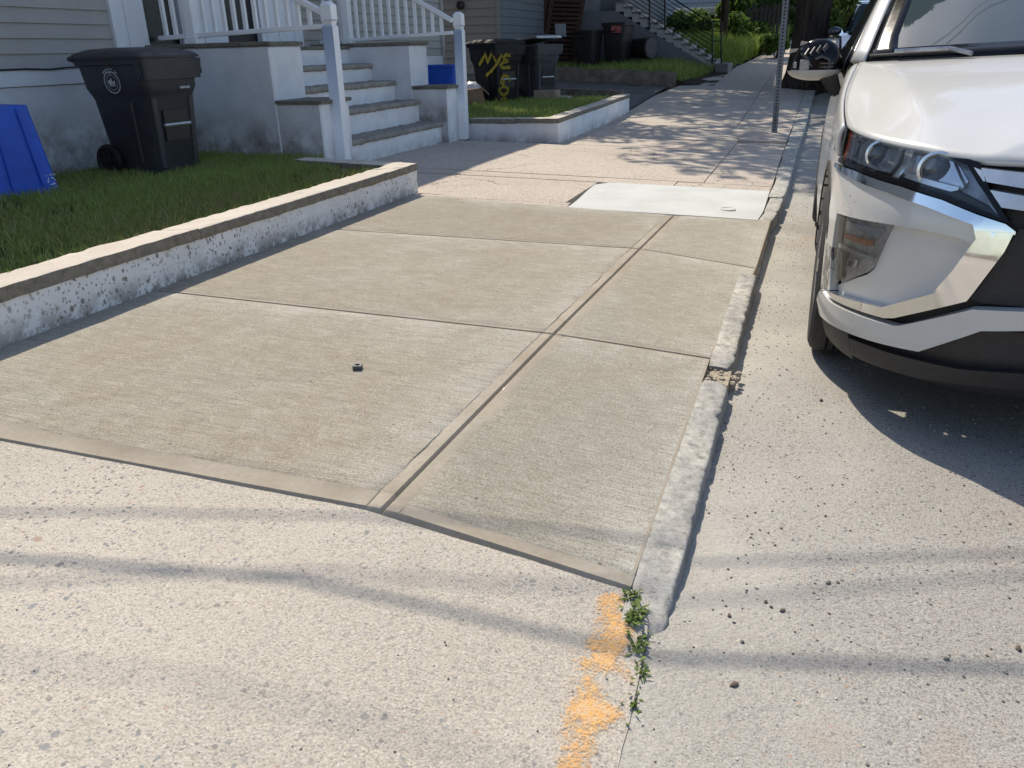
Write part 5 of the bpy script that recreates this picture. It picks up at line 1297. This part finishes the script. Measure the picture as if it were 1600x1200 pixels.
ln_ = empty('fallen_bin', (0, 0, 0), label='round black bin lying on its side in the weeds', cat='bin'); p_ = atY(1000, 92, 20.6); ln_.location = (p_.x, 20.6, p_.z)
G().lathe([(0.19, -0.36), (0.20, -0.34), (0.235, 0.30), (0.25, 0.31), (0.25, 0.35), (0.23, 0.35), (0.2, 0.0), (0.001, -0.02)], (0, 0, 0.24), (0.9, -0.45, 0.0), 24).build('body', M_binb, ln_, smooth=True, angle=40)
G().lathe([(0.252, 0.30), (0.262, 0.325), (0.252, 0.35)], (0, 0, 0.24), (0.9, -0.45, 0.0), 24).build('rim', M_bing, ln_, smooth=True)
ty = G().tube([Vector((0.27*math.cos(a), 0.27*math.sin(a), 0.07)) for a in np.linspace(0, 2*math.pi, 25)], 0.075, 8, cap=False).build('old_tyre', M_rubber, None, smooth=True); p_ = atY(885, 103, 19.6); ty.location = (p_.x, 19.6, yard_z(p_.x, 19.6)); tag(ty, 'old black tyre lying flat in the weeds beside the open bin', 'tyre')
# ---- sign post
sgp = empty('sign_post', (-0.40, 11.41, 0.02), label='perforated galvanised steel sign post standing near the kerb', cat='post')
sgp.rotation_euler = (R(0.0), R(-0.6), 0)
M_galv = flat('galvanised_steel', (0.20, 0.215, 0.235), 0.5, metal=0.5, var=0.15, scale=9)
G().box(-0.036, 0.036, -0.03, 0.03, -0.2, 2.7).build('tube', M_galv, sgp, bevel=0.008, seg=2, smooth=True)
for k in range(64):
    z = 0.05+k*0.04
    if k == 0: h0 = G().lathe([(0.0001, 0.0), (0.0125, 0.0)], (0, -0.0312, z), (0, -1, 0), 10).build('hole', M_dark, sgp); z00 = z
    else: c = h0.copy(); col.objects.link(c); c.location.z = z-z00
pl = G().box(-0.15, 0.15, -0.036, -0.033, 2.2, 2.66).build('sign_plate', flat('sign_white', (0.7, 0.7, 0.7), 0.4), sgp)
# ============================================================ trees and shrubs
def bark_mat():
    q = NM('dark_bark'); v = q.noise(1.0, 4, 0.65, vec=q.co((14, 14, 2.2)))
    return q.set(q.ramp(v, [(0.3, (0.022, 0.017, 0.013)), (0.7, (0.075, 0.060, 0.047))]), 0.95, q.bump(v, 1.0, 0.05), spec=0.1)
M_bark = bark_mat()
M_leaf = grass_mat('tree_leaves', [(0.0, (0.035, 0.060, 0.014)), (0.5, (0.060, 0.105, 0.020)), (1.0, (0.120, 0.170, 0.035))], 0.4)
M_bush = grass_mat('shrub_leaves', [(0.0, (0.05, 0.085, 0.02)), (0.5, (0.095, 0.165, 0.034)), (1.0, (0.20, 0.28, 0.06))], 0.45)
def leaf_cloud(name, clumps, per, size, mat, parent, seed, spread=1.0):
    """clumps: (centre, radius); small folded leaf quads scattered through each clump"""
    r_ = np.random.RandomState(seed); C = []
    for (c, rad) in clumps:
        d = r_.normal(0, 1, (per, 3)); d /= np.linalg.norm(d, axis=1)[:, None]; d *= (r_.uniform(0, 1, per)**0.45)[:, None]
        C.append(np.array(c)[None]+d*np.array(rad if hasattr(rad, '__len__') else (rad, rad, rad))[None])
    C = np.concatenate(C); n = len(C)
    a = r_.normal(0, 1, (n, 3)); a /= np.linalg.norm(a, axis=1)[:, None]; b = np.cross(a, r_.normal(0, 1, (n, 3))); b /= np.linalg.norm(b, axis=1)[:, None]
    s = size*r_.uniform(0.6, 1.4, n)[:, None]
    V = np.stack([C-a*s, C+b*s*0.5, C+a*s, C-b*s*0.5], 1)
    me = bpy.data.meshes.new(name); me.vertices.add(n*4); me.vertices.foreach_set('co', V.reshape(-1))
    me.loops.add(n*4); me.loops.foreach_set('vertex_index', np.arange(n*4, dtype=np.int32)); me.polygons.add(n); me.polygons.foreach_set('loop_start', np.arange(n, dtype=np.int32)*4)
    me.update(calc_edges=True); me.validate()
    tone = np.clip(r_.normal(0.5, 0.22, n), 0, 1); at = me.attributes.new('tone', 'FLOAT', 'POINT'); at.data.foreach_set('value', np.repeat(tone, 4).astype(np.float32))
    me.materials.append(mat); o = bpy.data.objects.new(name, me); col.objects.link(o); o.parent = parent; return o
def tree(loc, r, zsplit, clumps, per, size, label, seed, flare=1.7, name='street_tree', group=None, lean=(0, 0)):
    root = empty(name, loc, label=label, cat='tree', group=group); rr = random.Random(seed)
    g = G(); n = 20; V = []; hs = [0, .08, .2, .4, .7, 1.1, 1.7, 2.6, zsplit]
    for h in hs:
        f = 1+(flare-1)*math.exp(-h/0.28)
        for k in range(n):
            a = 2*math.pi*k/n; lob = 1+0.16*(f-1)*3*max(0, math.sin(a*5+seed))+0.05*math.sin(a*3+h)
            V.append((math.cos(a)*r*f*lob*(1-0.05*h/3)+lean[0]*h, math.sin(a)*r*f*lob*(1-0.05*h/3)+lean[1]*h, h-0.1))
    g.add(V, [(i*n+k, i*n+(k+1) % n, (i+1)*n+(k+1) % n, (i+1)*n+k) for i in range(len(hs)-1) for k in range(n)])
    g.build('trunk', M_bark, root, smooth=True, angle=80)
    top = Vector((lean[0]*zsplit, lean[1]*zsplit, zsplit-0.2))
    for c, rad in clumps[::2]:
        c = Vector(c); mid = lerp(top, c, 0.5)+Vector((rr.uniform(-.4, .4), rr.uniform(-.4, .4), rr.uniform(0, .5)))
        G().tube([top-Vector((0, 0, 0.3)), lerp(top, mid, .5)+Vector((0, 0, 0.1)), mid, c], [r*0.55, r*0.38, r*0.24, r*0.08], 7).build('limb', M_bark, root, smooth=True)
    leaf_cloud('crown', clumps, per, size, M_leaf, root, seed); return root
def clump_set(c, rad, n, sub, seed, flat_=0.55):
    r_ = random.Random(seed); out = []
    for k in range(n):
        a = r_.uniform(0, 2*math.pi); d = rad*math.sqrt(r_.random()); z = r_.uniform(-1, 1)*rad*flat_*math.sqrt(max(0.05, 1-(d/rad)**2))
        s = sub*r_.uniform(0.6, 1.3); out.append(((c[0]+d*math.cos(a), c[1]+d*math.sin(a), c[2]+z), (s, s, s*0.6)))
    return out
tp = atY(1257, 128, 18.2)
tree((tp.x, 18.2, hz(18.2)-0.02), 0.335, 3.6, clump_set((-2.6, 1.3, 8.6), 5.9, 56, 1.4, 11)+[((-1.3, -9.9, 7.5), (0.42, 0.5, 0.35)), ((-0.9, -10.3, 7.0), (0.35, 0.4, 0.3)), ((-1.6, -9.1, 7.8), (0.5, 0.6, 0.35)), ((-1.9, -8.0, 8.0), (0.6, 0.7, 0.4)), ((-0.6, -9.9, 7.4), (0.25, 0.3, 0.25)), ((-2.2, -6.8, 8.2), (0.8, 0.9, 0.5))], 980, 0.10, 'large street tree with dark flared trunk behind the sign post', 21, 1.75)
p_ = atY(1130, 50, 27)
tree((p_.x, 27, 0.8), 0.12, 3.2, clump_set((-2.6, 1.6, 6.2), 2.2, 14, 0.9, 12), 260, 0.10, 'slim tree rising out of the shrubs behind the outdoor stair', 22, 1.2, 'yard_tree')
def shrub(px0, px1, py0, py1, Y, per, size, label, seed, depth=1.2):
    a, b = atY(px0, py1, Y), atY(px1, py0, Y); w_ = b.x-a.x; h = b.z-a.z; r_ = random.Random(seed)
    root = empty('shrub', ((a.x+b.x)/2, Y, a.z-0.2), label=label, cat='shrub', group=None)
    cl = []
    for k in range(16):
        t = r_.uniform(-0.5, 0.5); zz = r_.uniform(0.1, 0.85)*(1-1.1*t*t)
        s = min(w_, h*2)*0.2*r_.uniform(0.7, 1.2); cl.append(((t*w_*0.85, r_.uniform(-.5, .5)*depth, 0.2+zz*h), (s, s, s*0.9)))
    leaf_cloud('foliage', cl, per, size, M_bush, root, seed)
    for k in range(5): G().tube([(r_.uniform(-.2, .2)*w_, 0, -0.3), Vector(cl[k][0])*0.6, cl[k][0]], [0.03, 0.02, 0.008], 5).build('stem', M_bark, root)
    return root
shrub(1040, 1112, 10, 70, 27.5, 300, 0.075, 'leafy green shrub seen through the stair railing', 31)
shrub(1104, 1212, 24, 78, 28.5, 420, 0.075, 'broad dark green shrub between the railing and the tree trunk', 32)
shrub(1195, 1236, 50, 86, 26.5, 160, 0.06, 'small yellow green shrub against the foot of the tree trunk', 33)
shrub(1120, 1180, -14, 22, 30.0, 260, 0.09, 'pale green treetop hanging above the broad shrub', 34)
# ---- background house, fence, far trees
M_bluegrey = flat('pale_blue_clapboard', (0.26, 0.30, 0.36), 0.7, var=0.06, scale=2)
hb = empty('blue_house', (-6, 36, 1.0), label='pale blue grey house showing above the shrubs', cat='house')
x0_, x1_ = atY(1040, 10, 36).x, atY(1148, 10, 36).x
def hbp(name, g, m):
    for v in g.v: v -= Vector((-6, 36, 1.0))
    return g.build(name, m, hb)
hbp('wall', G().box(x0_-5, x1_, 36, 44, 0.5, 8), M_bluegrey)
f1 = None
for k in range(24):
    if f1 is None: f1 = hbp('clapboard', G().prism([(x0_-5, 36.0, 1.9), (x0_-5, 35.95, 1.9), (x0_-5, 35.985, 2.1), (x0_-5, 36.0, 2.1)], (x1_-x0_+4.9, 0, 0)), M_bluegrey)
    else: c = f1.copy(); col.objects.link(c); c.location.z = k*0.2
hbp('corner_board', G().box(x1_-0.1, x1_+0.08, 35.92, 36.1, 0.5, 8), M_white)
hbp('roof', G().prism([(x0_-5.3, 35.5, 8), (x1_+0.4, 35.5, 8), (x1_-3, 39, 10.5), (x0_-2, 39, 10.5)], (0, 4, 0)), M_roof)
wc = G().box(-1.0, 1.0, -0.4, 0.4, 0, 0.26).build('garden_tarp', flat('white_sheet', (0.62, 0.63, 0.64), 0.5), None, bevel=0.06, seg=2, smooth=True); p_ = atY(1101, 22, 31); wc.location = (p_.x, 31, p_.z-0.05); tag(wc, 'long white covered thing lying above the shrubs before the blue house', 'cover')
st_ = G().box(-0.8, 0.8, -0.3, 0.3, -1.4, -0.02).build('tarp_base', M_bark, wc)
fx0, fx1 = atY(1166, 40, 29).x, atY(1238, 40, 29).x
fn = empty('picket_fence', (fx0, 29, 0.9), label='dark weathered picket fence left of the tree trunk', cat='fence')
M_fence = flat('weathered_dark_wood', (0.045, 0.042, 0.040), 0.9, var=0.4, scale=5)
z0_ = 0.6; ztop_ = atY(1190, 10, 29).z; f1 = None
for k in range(int((fx1-fx0)/0.13)):
    if f1 is None: f1 = G().box(0, 0.10, 0, 0.02, z0_-0.9, ztop_-0.9).build('picket', M_fence, fn)
    else: c = f1.copy(); col.objects.link(c); c.location.x = k*0.13; c.location.z = rnd.uniform(-0.12, 0.1)
for zz in (0.3, 1.2): G().box(0, fx1-fx0, 0.02, 0.06, zz, zz+0.08).build('fence_rail', M_fence, fn)
def far_tree(px, py, Y, r, h, label, seed, per=420, n=26, sub=None, size=0.16):
    p = atY(px, py, Y); tree((p.x, Y, p.z-h-r*0.4), 0.22, max(2.0, h*0.7), clump_set((0, 0, h+r*0.3), r, n, sub or r*0.33, seed, 0.8), per, size, label, seed, 1.3, 'background_tree', 'trees beyond the parked cars')
far_tree(1300, 10, 42, 4.2, 2.6, 'leafy tree filling the gap right of the dark trunk', 41)
far_tree(1345, -20, 55, 6.0, 3.6, 'tall tree far behind the parked dark car', 42)
far_tree(1215, -25, 46, 4.0, 2.6, 'tree far behind the picket fence', 43)
far_tree(1150, -60, 52, 5.0, 3.6, 'tree rising behind the blue grey house', 44)
far_tree(1450, -60, 60, 7.0, 4.0, 'tree hidden behind the white car far up the street', 45)
# ---- dark parked car further up the street
dc = empty('dark_parked_car', (1.22, 15.6, hz(17.4)-0.07), label='dark blue car parked farther up the street, behind the white car', cat='car'); dc.rotation_euler.x = R(2.7)
M_dkpaint = flat('dark_blue_paint', (0.02, 0.026, 0.036), 0.15, coat=1.0)
def dcp(name, g, m, **k): return g.build(name, m, dc, **k)
prof = [(0, .35), (0.02, .62), (.12, .78), (1.0, .95), (1.15, 1.0), (3.9, 1.02), (4.45, .98), (4.52, .6), (4.45, .3), (0.1, .25)]
V = []
for sx, k in ((-0.86, 0), (-0.74, 1), (0.74, 1), (0.86, 0)):
    V += [(sx, y if k == 0 else y, z+(0.03 if k else 0)) for y, z in prof]
n = len(prof); F = [(i*n+j, i*n+(j+1) % n, (i+1)*n+(j+1) % n, (i+1)*n+j) for i in range(3) for j in range(n)]+[tuple(range(n)), tuple(3*n+j for j in range(n))[::-1]]
gg = G().add(V, F); dcp('body', gg, M_dkpaint, bevel=0.03, seg=2, smooth=True)
cb_ = G().hexa([(-.78, 1.05, 1.0), (.78, 1.05, 1.0), (.80, 4.3, 1.0), (-.80, 4.3, 1.0)], [(-.58, 1.85, 1.50), (.58, 1.85, 1.50), (.60, 3.75, 1.52), (-.60, 3.75, 1.52)])
dcp('cabin', cb_, M_dkpaint, bevel=0.05, seg=2, smooth=True)
dcp('windscreen', G().add([(-.70, 1.07, 1.035), (.70, 1.07, 1.035), (.54, 1.80, 1.475), (-.54, 1.80, 1.475)], [(0, 1, 2, 3)]).prism([(-.70, 1.05, 1.03), (.70, 1.05, 1.03), (.54, 1.79, 1.47), (-.54, 1.79, 1.47)], (0, -0.008, 0.008)), M_screen)
for sx in (-1, 1):
    dcp('side_window', G().prism([(sx*.792, 1.35, 1.06), (sx*.80, 4.0, 1.06), (sx*.615, 3.6, 1.46), (sx*.605, 1.95, 1.45)], (sx*0.01, 0, 0)), M_glassdk)
    dcp('headlight', G().box(sx*0.55-0.18, sx*0.55+0.18, -0.02, 0.15, 0.62, 0.74), M_lens2, bevel=0.02)
    dcp('door_mirror', ellip((sx*0.95, 1.35, 1.05), (0.12, 0.07, 0.075)), M_dkpaint, smooth=True)
    for yy in (0.85, 3.6): dcp('wheel', G().lathe([(0.2, -0.1), (0.3, -0.1), (0.32, -0.08), (0.32, 0.08), (0.3, 0.1), (0.2, 0.1)], (sx*0.78, yy, 0.32), (1, 0, 0), 24), M_rubber, smooth=True)
# ---- brick house across the street, seen only as a reflection in the chrome
br = empty('brick_house', (-6, -18, 0), label='brown brick house across the street, mirrored in the chrome of the white car', cat='house')
q = NM('brown_brick'); bt = q.n('TexBrick'); q.put(bt.inputs['Vector'], q.co((1, 1, 1), (R(90), 0, 0))); bt.inputs['Scale'].default_value = 4.5
bt.inputs['Color1'].default_value = (0.16, 0.075, 0.05, 1); bt.inputs['Color2'].default_value = (0.21, 0.10, 0.065, 1); bt.inputs['Mortar'].default_value = (0.25, 0.22, 0.19, 1)
M_brick = q.set(bt.outputs[0], 0.9)
G().box(0, 16, -8, 0, -0.4, 9.6).build('wall', M_brick, br)
G().box(-0.4, 16.4, -8.4, 0.4, 9.6, 10.0).build('roof', M_roof, br)
for k in range(5):
    for zz in (0.9, 3.9, 6.9):
        wn = G().box(1+k*3.1, 2.1+k*3.1, -0.02, 0.05, zz, zz+1.6).build('window', M_white, br)
        G().box(1.1+k*3.1, 2.0+k*3.1, 0.05, 0.07, zz+0.1, zz+1.5).build('pane', M_glassdk, wn)
# ============================================================ overhead cables (their shadows cross the foreground)
def cable(sh0, sh1, z, r, label, sag=0.0):
    """cable whose shadow runs through the ground points sh0 and sh1"""
    k = Vector((SUN.x/SUN.z, SUN.y/SUN.z, 1)); d = Vector((*sh1, 0))-Vector((*sh0, 0))
    pts_ = []
    for i in range(25):
        t = lerp(-6, 6, i/24); p = Vector((*sh0, 0))+d*t+k*z; p.z += sag*((i-12)/12)**2*0; p += d.cross(Vector((0, 0, 1))).normalized()*sag*((i-12)/12)**2; pts_.append(p)
    o = G().tube(pts_, r, 6).build('overhead_cable', M_dark, None, smooth=True); tag(o, label, 'cable', 'overhead cables'); return o
cable((-1.25, 1.15), (0.18, 1.50), 4.0, 0.0115, 'overhead cable whose shadow crosses the driveway lowest')
cable((-1.19, 1.42), (-0.27, 1.74), 4.4, 0.0075, 'overhead cable whose shadow touches the near edge of the new slabs', 0.1)
cable((-0.05, 1.66), (0.61, 1.95), 4.6, 0.006, 'overhead cable whose thin shadow lies on the road only', 0.1)
cable((-1.33, 0.81), (-0.59, 0.98), 6.4, 0.0045, 'overhead cable casting the faint shadow at the bottom of the driveway', 0.2)
# ============================================================ small things on the ground
nut = empty('steel_nut', (-1.437, 2.374, zs(-1.437, 2.374)+0.002), R(20), 'small square steel nut lying alone on the new pavement slab', 'nut')
g = G(); V = []; 
for z in (0.0, 0.016):
    V += [Vector((0.016*sx, 0.016*sy, z)) for sx, sy in ((-1, -1), (1, -1), (1, 1), (-1, 1))]
for z in (0.0, 0.016): V += [Vector((0.009*math.cos(2*math.pi*k/12), 0.009*math.sin(2*math.pi*k/12), z)) for k in range(12)]
F = [(0, 1, 5, 4), (1, 2, 6, 5), (2, 3, 7, 6), (3, 0, 4, 7)]+[(8+k, 20+k, 20+(k+1) % 12, 8+(k+1) % 12) for k in range(12)]
for q4 in range(4):
    ks = [(q4*3+j+6+1) % 12 for j in range(4)]; F.append((4+q4, *[20+k for k in ks][::-1])) ; F.append((4+q4, 4+(q4+1) % 4, 20+ks[-1]))
mk('nut_body', V, F, flat('dull_dark_steel', (0.10, 0.105, 0.115), 0.45, metal=0.6), nut)
M_clod = flat('brown_pebble', (0.13, 0.10, 0.075), 0.95, var=0.4, scale=60, bump=(120, 0.6, 0.003))
M_clodg = flat('grey_pebble', (0.20, 0.19, 0.165), 0.95, var=0.3, scale=60, bump=(120, 0.6, 0.003))
def pebble(x, y, r, label, mat=None, z=None, seed=0):
    r *= 0.55; g = ellip((0, 0, 0), (r, r*0.75, r*0.6), -0.99, 0.99, 10, 6); o = g.build('pebble', mat or M_clod, None, smooth=True, angle=50)
    for v in o.data.vertices: v.co *= 1+0.55*mn.noise(v.co*(1.3/r)+Vector((seed, 0, 0)))
    o.location = (x, y, (road_relief(x, y) if z is None else z)+r*0.35); o.rotation_euler = (0, 0, seed*1.7); tag(o, label, 'pebble', None); return o
pebble(-0.024, 1.532, 0.011, 'dark brown pebble of the cluster nearest the kerb end', seed=1)
pebble(-0.012, 1.512, 0.007, 'tiny brown pebble just below the cluster nearest the kerb end', seed=2)
pebble(0.050, 1.605, 0.010, 'reddish brown pebble at the left of the second cluster on the road', seed=3)
pebble(0.087, 1.584, 0.012, 'largest brown pebble of the second cluster on the road', seed=4)
pebble(0.063, 1.590, 0.008, 'small brown pebble between two larger ones on the road', seed=5)
pebble(0.185, 1.722, 0.012, 'grey lump of crumbled asphalt farther out on the road', M_clodg, seed=6)
pebble(0.207, 1.730, 0.010, 'second grey lump of crumbled asphalt farther out on the road', M_clodg, seed=7)
pebble(0.005, 1.318, 0.015, 'long brown pebble alone on the road low in the picture', seed=8)
pebble(0.010, 1.452, 0.010, 'tan pebble below the wire shadow near the kerb end', M_clodg, seed=9)
pebble(0.556, 1.597, 0.014, 'dark pebble at the right edge of the road', seed=10)
pebble(0.412, 1.520, 0.011, 'grey pebble alone in the right of the road', M_clodg, seed=11)
pebble(0.172, 2.831, 0.015, 'brown pebble beside the front corner of the car shadow', seed=12)
pebble(-0.315, 1.397, 0.0, '') if False else None
def scatter(name, n, xr, yr, zf, r0, r1, mats, label, seed):
    g = G(); r_ = random.Random(seed)
    for k in range(n):
        x, y = r_.uniform(*xr), r_.uniform(*yr); r = r_.uniform(r0, r1); g.cur = r_.randrange(len(mats))
        g.lathe([(0.0005, -r*.5), (r, -r*.1), (r*.75, r*.45), (0.0005, r*.6)], (x, y, zf(x, y)+r*0.25), (r_.uniform(-.4, .4), r_.uniform(-.4, .4), 1), 5)
    o = g.build(name, mats); tag(o, label, 'grit', None, 'stuff')
M_chip = flat('pale_stone_chip', (0.45, 0.42, 0.36), 0.9, var=0.3, scale=80)
scatter('road_grit', 900, (-0.16, 0.9), (0.95, 3.6), road_relief, 0.0012, 0.0042, [M_clod, M_clodg, M_chip, M_chip], 'fine grit scattered over the road', 3)
scatter('kerb_grit', 700, (-0.15, 0.10), (1.5, 9.0), road_relief, 0.001, 0.0042, [M_clod, M_clodg, M_chip], 'grit and crumbs collected along the foot of the kerb', 4)
scatter('driveway_grit', 130, (-2.2, -0.2), (0.6, 1.5), drive_z, 0.0008, 0.0028, [M_clod, M_clodg, M_clod], 'fine dark grit scattered over the driveway', 5)
scatter('slab_grit', 120, (-2.7, -0.25), (1.6, 5.5), zs, 0.0012, 0.0035, [M_clod, M_dark, M_clod], 'few dark crumbs on the new pavement slabs', 6)
# ---- worn orange paint on the driveway
q = NM('worn_orange_paint'); M_oq = q; M_orange = q.set(q.mix(q.ramp(q.noise(90, 3, 0.7), [(0.40, 0.0), (0.66, 0.75)]), (0.78, 0.43, 0.15), (0.66, 0.52, 0.36)), 0.9, q.bump(q.noise(190, 2), 0.8, 0.004), spec=0.2)
V = []; F = []; A = []; nx = 16; ys_ = spaced(0.92, 1.512, 0.012)
for yy in ys_:
    c_ = interp(yy, [0.93, 1.02, 1.25, 1.40, 1.47, 1.50], [-0.275, -0.25, -0.253, -0.262, -0.280, -0.283]); hw = 1.25*interp(yy, [0.93, 1.02, 1.12, 1.25, 1.40, 1.46, 1.50], [0.036, 0.050, 0.060, 0.064, 0.050, 0.040, 0.026])
    for i_ in range(nx+1):
        e = 2*i_/nx-1; xx = c_+hw*e
        hole = math.exp(-((xx+0.232)**2+(yy-1.235)**2)/0.0007)
        V.append((xx, yy, drive_z(xx, yy)+0.0022)); A.append(1-e*e-0.9*hole-0.5*max(0, (1.14-yy)/0.2)-2.0*max(0, (yy-1.485)/0.03)-2*max(0, (0.95-yy)/0.03))
for j_ in range(len(ys_)-1):
    for i_ in range(nx): F.append((j_*(nx+1)+i_, j_*(nx+1)+i_+1, (j_+1)*(nx+1)+i_+1, (j_+1)*(nx+1)+i_))
q = M_oq; at_ = q.n('Attribute', attribute_name='cover')
mk_ = q.math('ADD', q.math('MULTIPLY', at_.outputs['Fac'], 0.55), q.math('ADD', q.math('MULTIPLY', q.noise(20, 3, 0.6), 1.0), q.math('MULTIPLY', q.noise(150, 2, 0.75), 0.75)))
fac = q.ramp(mk_, [(0.985, 0.0), (1.0, 0.0)])
fac = q.n('MapRange'); q.put(fac.inputs['Value'], mk_); fac.inputs['From Min'].default_value = 1.17; fac.inputs['From Max'].default_value = 1.42; fac.inputs['To Max'].default_value = 0.84
tr_ = q.n('BsdfTransparent'); mx_ = q.n('MixShader'); q.t.links.new(fac.outputs[0], mx_.inputs[0]); q.t.links.new(tr_.outputs[0], mx_.inputs[1]); q.t.links.new(q.b.outputs[0], mx_.inputs[2]); q.t.links.new(mx_.outputs[0], q.t.nodes['Material Output'].inputs[0])
po = mk('paint_mark', V, F, M_orange, None, True); tag(po, 'worn orange paint streak on the driveway beside the kerb end', 'paint mark')
ca = po.data.attributes.new('cover', 'FLOAT', 'POINT'); ca.data.foreach_set('value', A)
# ---- weeds in the seam
def weed(x, y, r, n, hmax, label, seed):
    root = empty('weed', (x, y, drive_z(x, y)-0.004), label=label, cat='weed'); r_ = np.random.RandomState(seed); g = G(); 
    V = []; F = []; T = []
    for k in range(n):
        bx, by = r_.normal(0, r*0.38), r_.normal(0, r*1.1); a = r_.uniform(0, 2*math.pi); L = hmax*r_.uniform(0.4, 1.0); wd = 0.0030*r_.uniform(0.7, 1.5)
        d = Vector((math.cos(a), math.sin(a), r_.uniform(0.05, 0.9))).normalized(); s_ = d.cross(Vector((0, 0, 1))).normalized()
        p = Vector((bx, by, r_.uniform(0, hmax*0.35))); b = len(V)
        L *= 1.25; V += [p, p+d*L*0.45+s_*wd, p+d*L+Vector((0, 0, -L*0.15)), p+d*L*0.45-s_*wd]; F.append((b, b+1, b+2, b+3)); T += [float(np.clip(r_.normal(0.5, 0.25), 0, 1))]*4
    o = mk('leaves', V, F, M_weed2, root); at = o.data.attributes.new('tone', 'FLOAT', 'POINT'); at.data.foreach_set('value', T)
    for k in range(4): G().tube([(r_.normal(0, r*.2), r_.normal(0, r*.4), -0.004), (r_.normal(0, r*.4), r_.normal(0, r*.7), hmax*0.7)], 0.0012, 4).build('stem', M_weed2, root)
M_weed2 = grass_mat('seam_weed_leaves', [(0.0, (0.08, 0.11, 0.03)), (0.5, (0.13, 0.20, 0.045)), (1.0, (0.30, 0.38, 0.10))], 0.35)
weed(-0.243, 1.500, 0.016, 60, 0.020, 'green weed tuft at the corner of slab and kerb', 1)
weed(-0.222, 1.447, 0.020, 110, 0.026, 'largest green weed tuft beside the kerb end', 2)
weed(-0.200, 1.375, 0.020, 60, 0.022, 'narrow weed tuft just below the kerb end', 3)
weed(-0.176, 1.290, 0.016, 22, 0.020, 'thin pale weed sprig in the driveway seam', 4)
weed(-0.178, 1.200, 0.020, 20, 0.018, 'lowest sparse weed sprig in the driveway seam', 5)
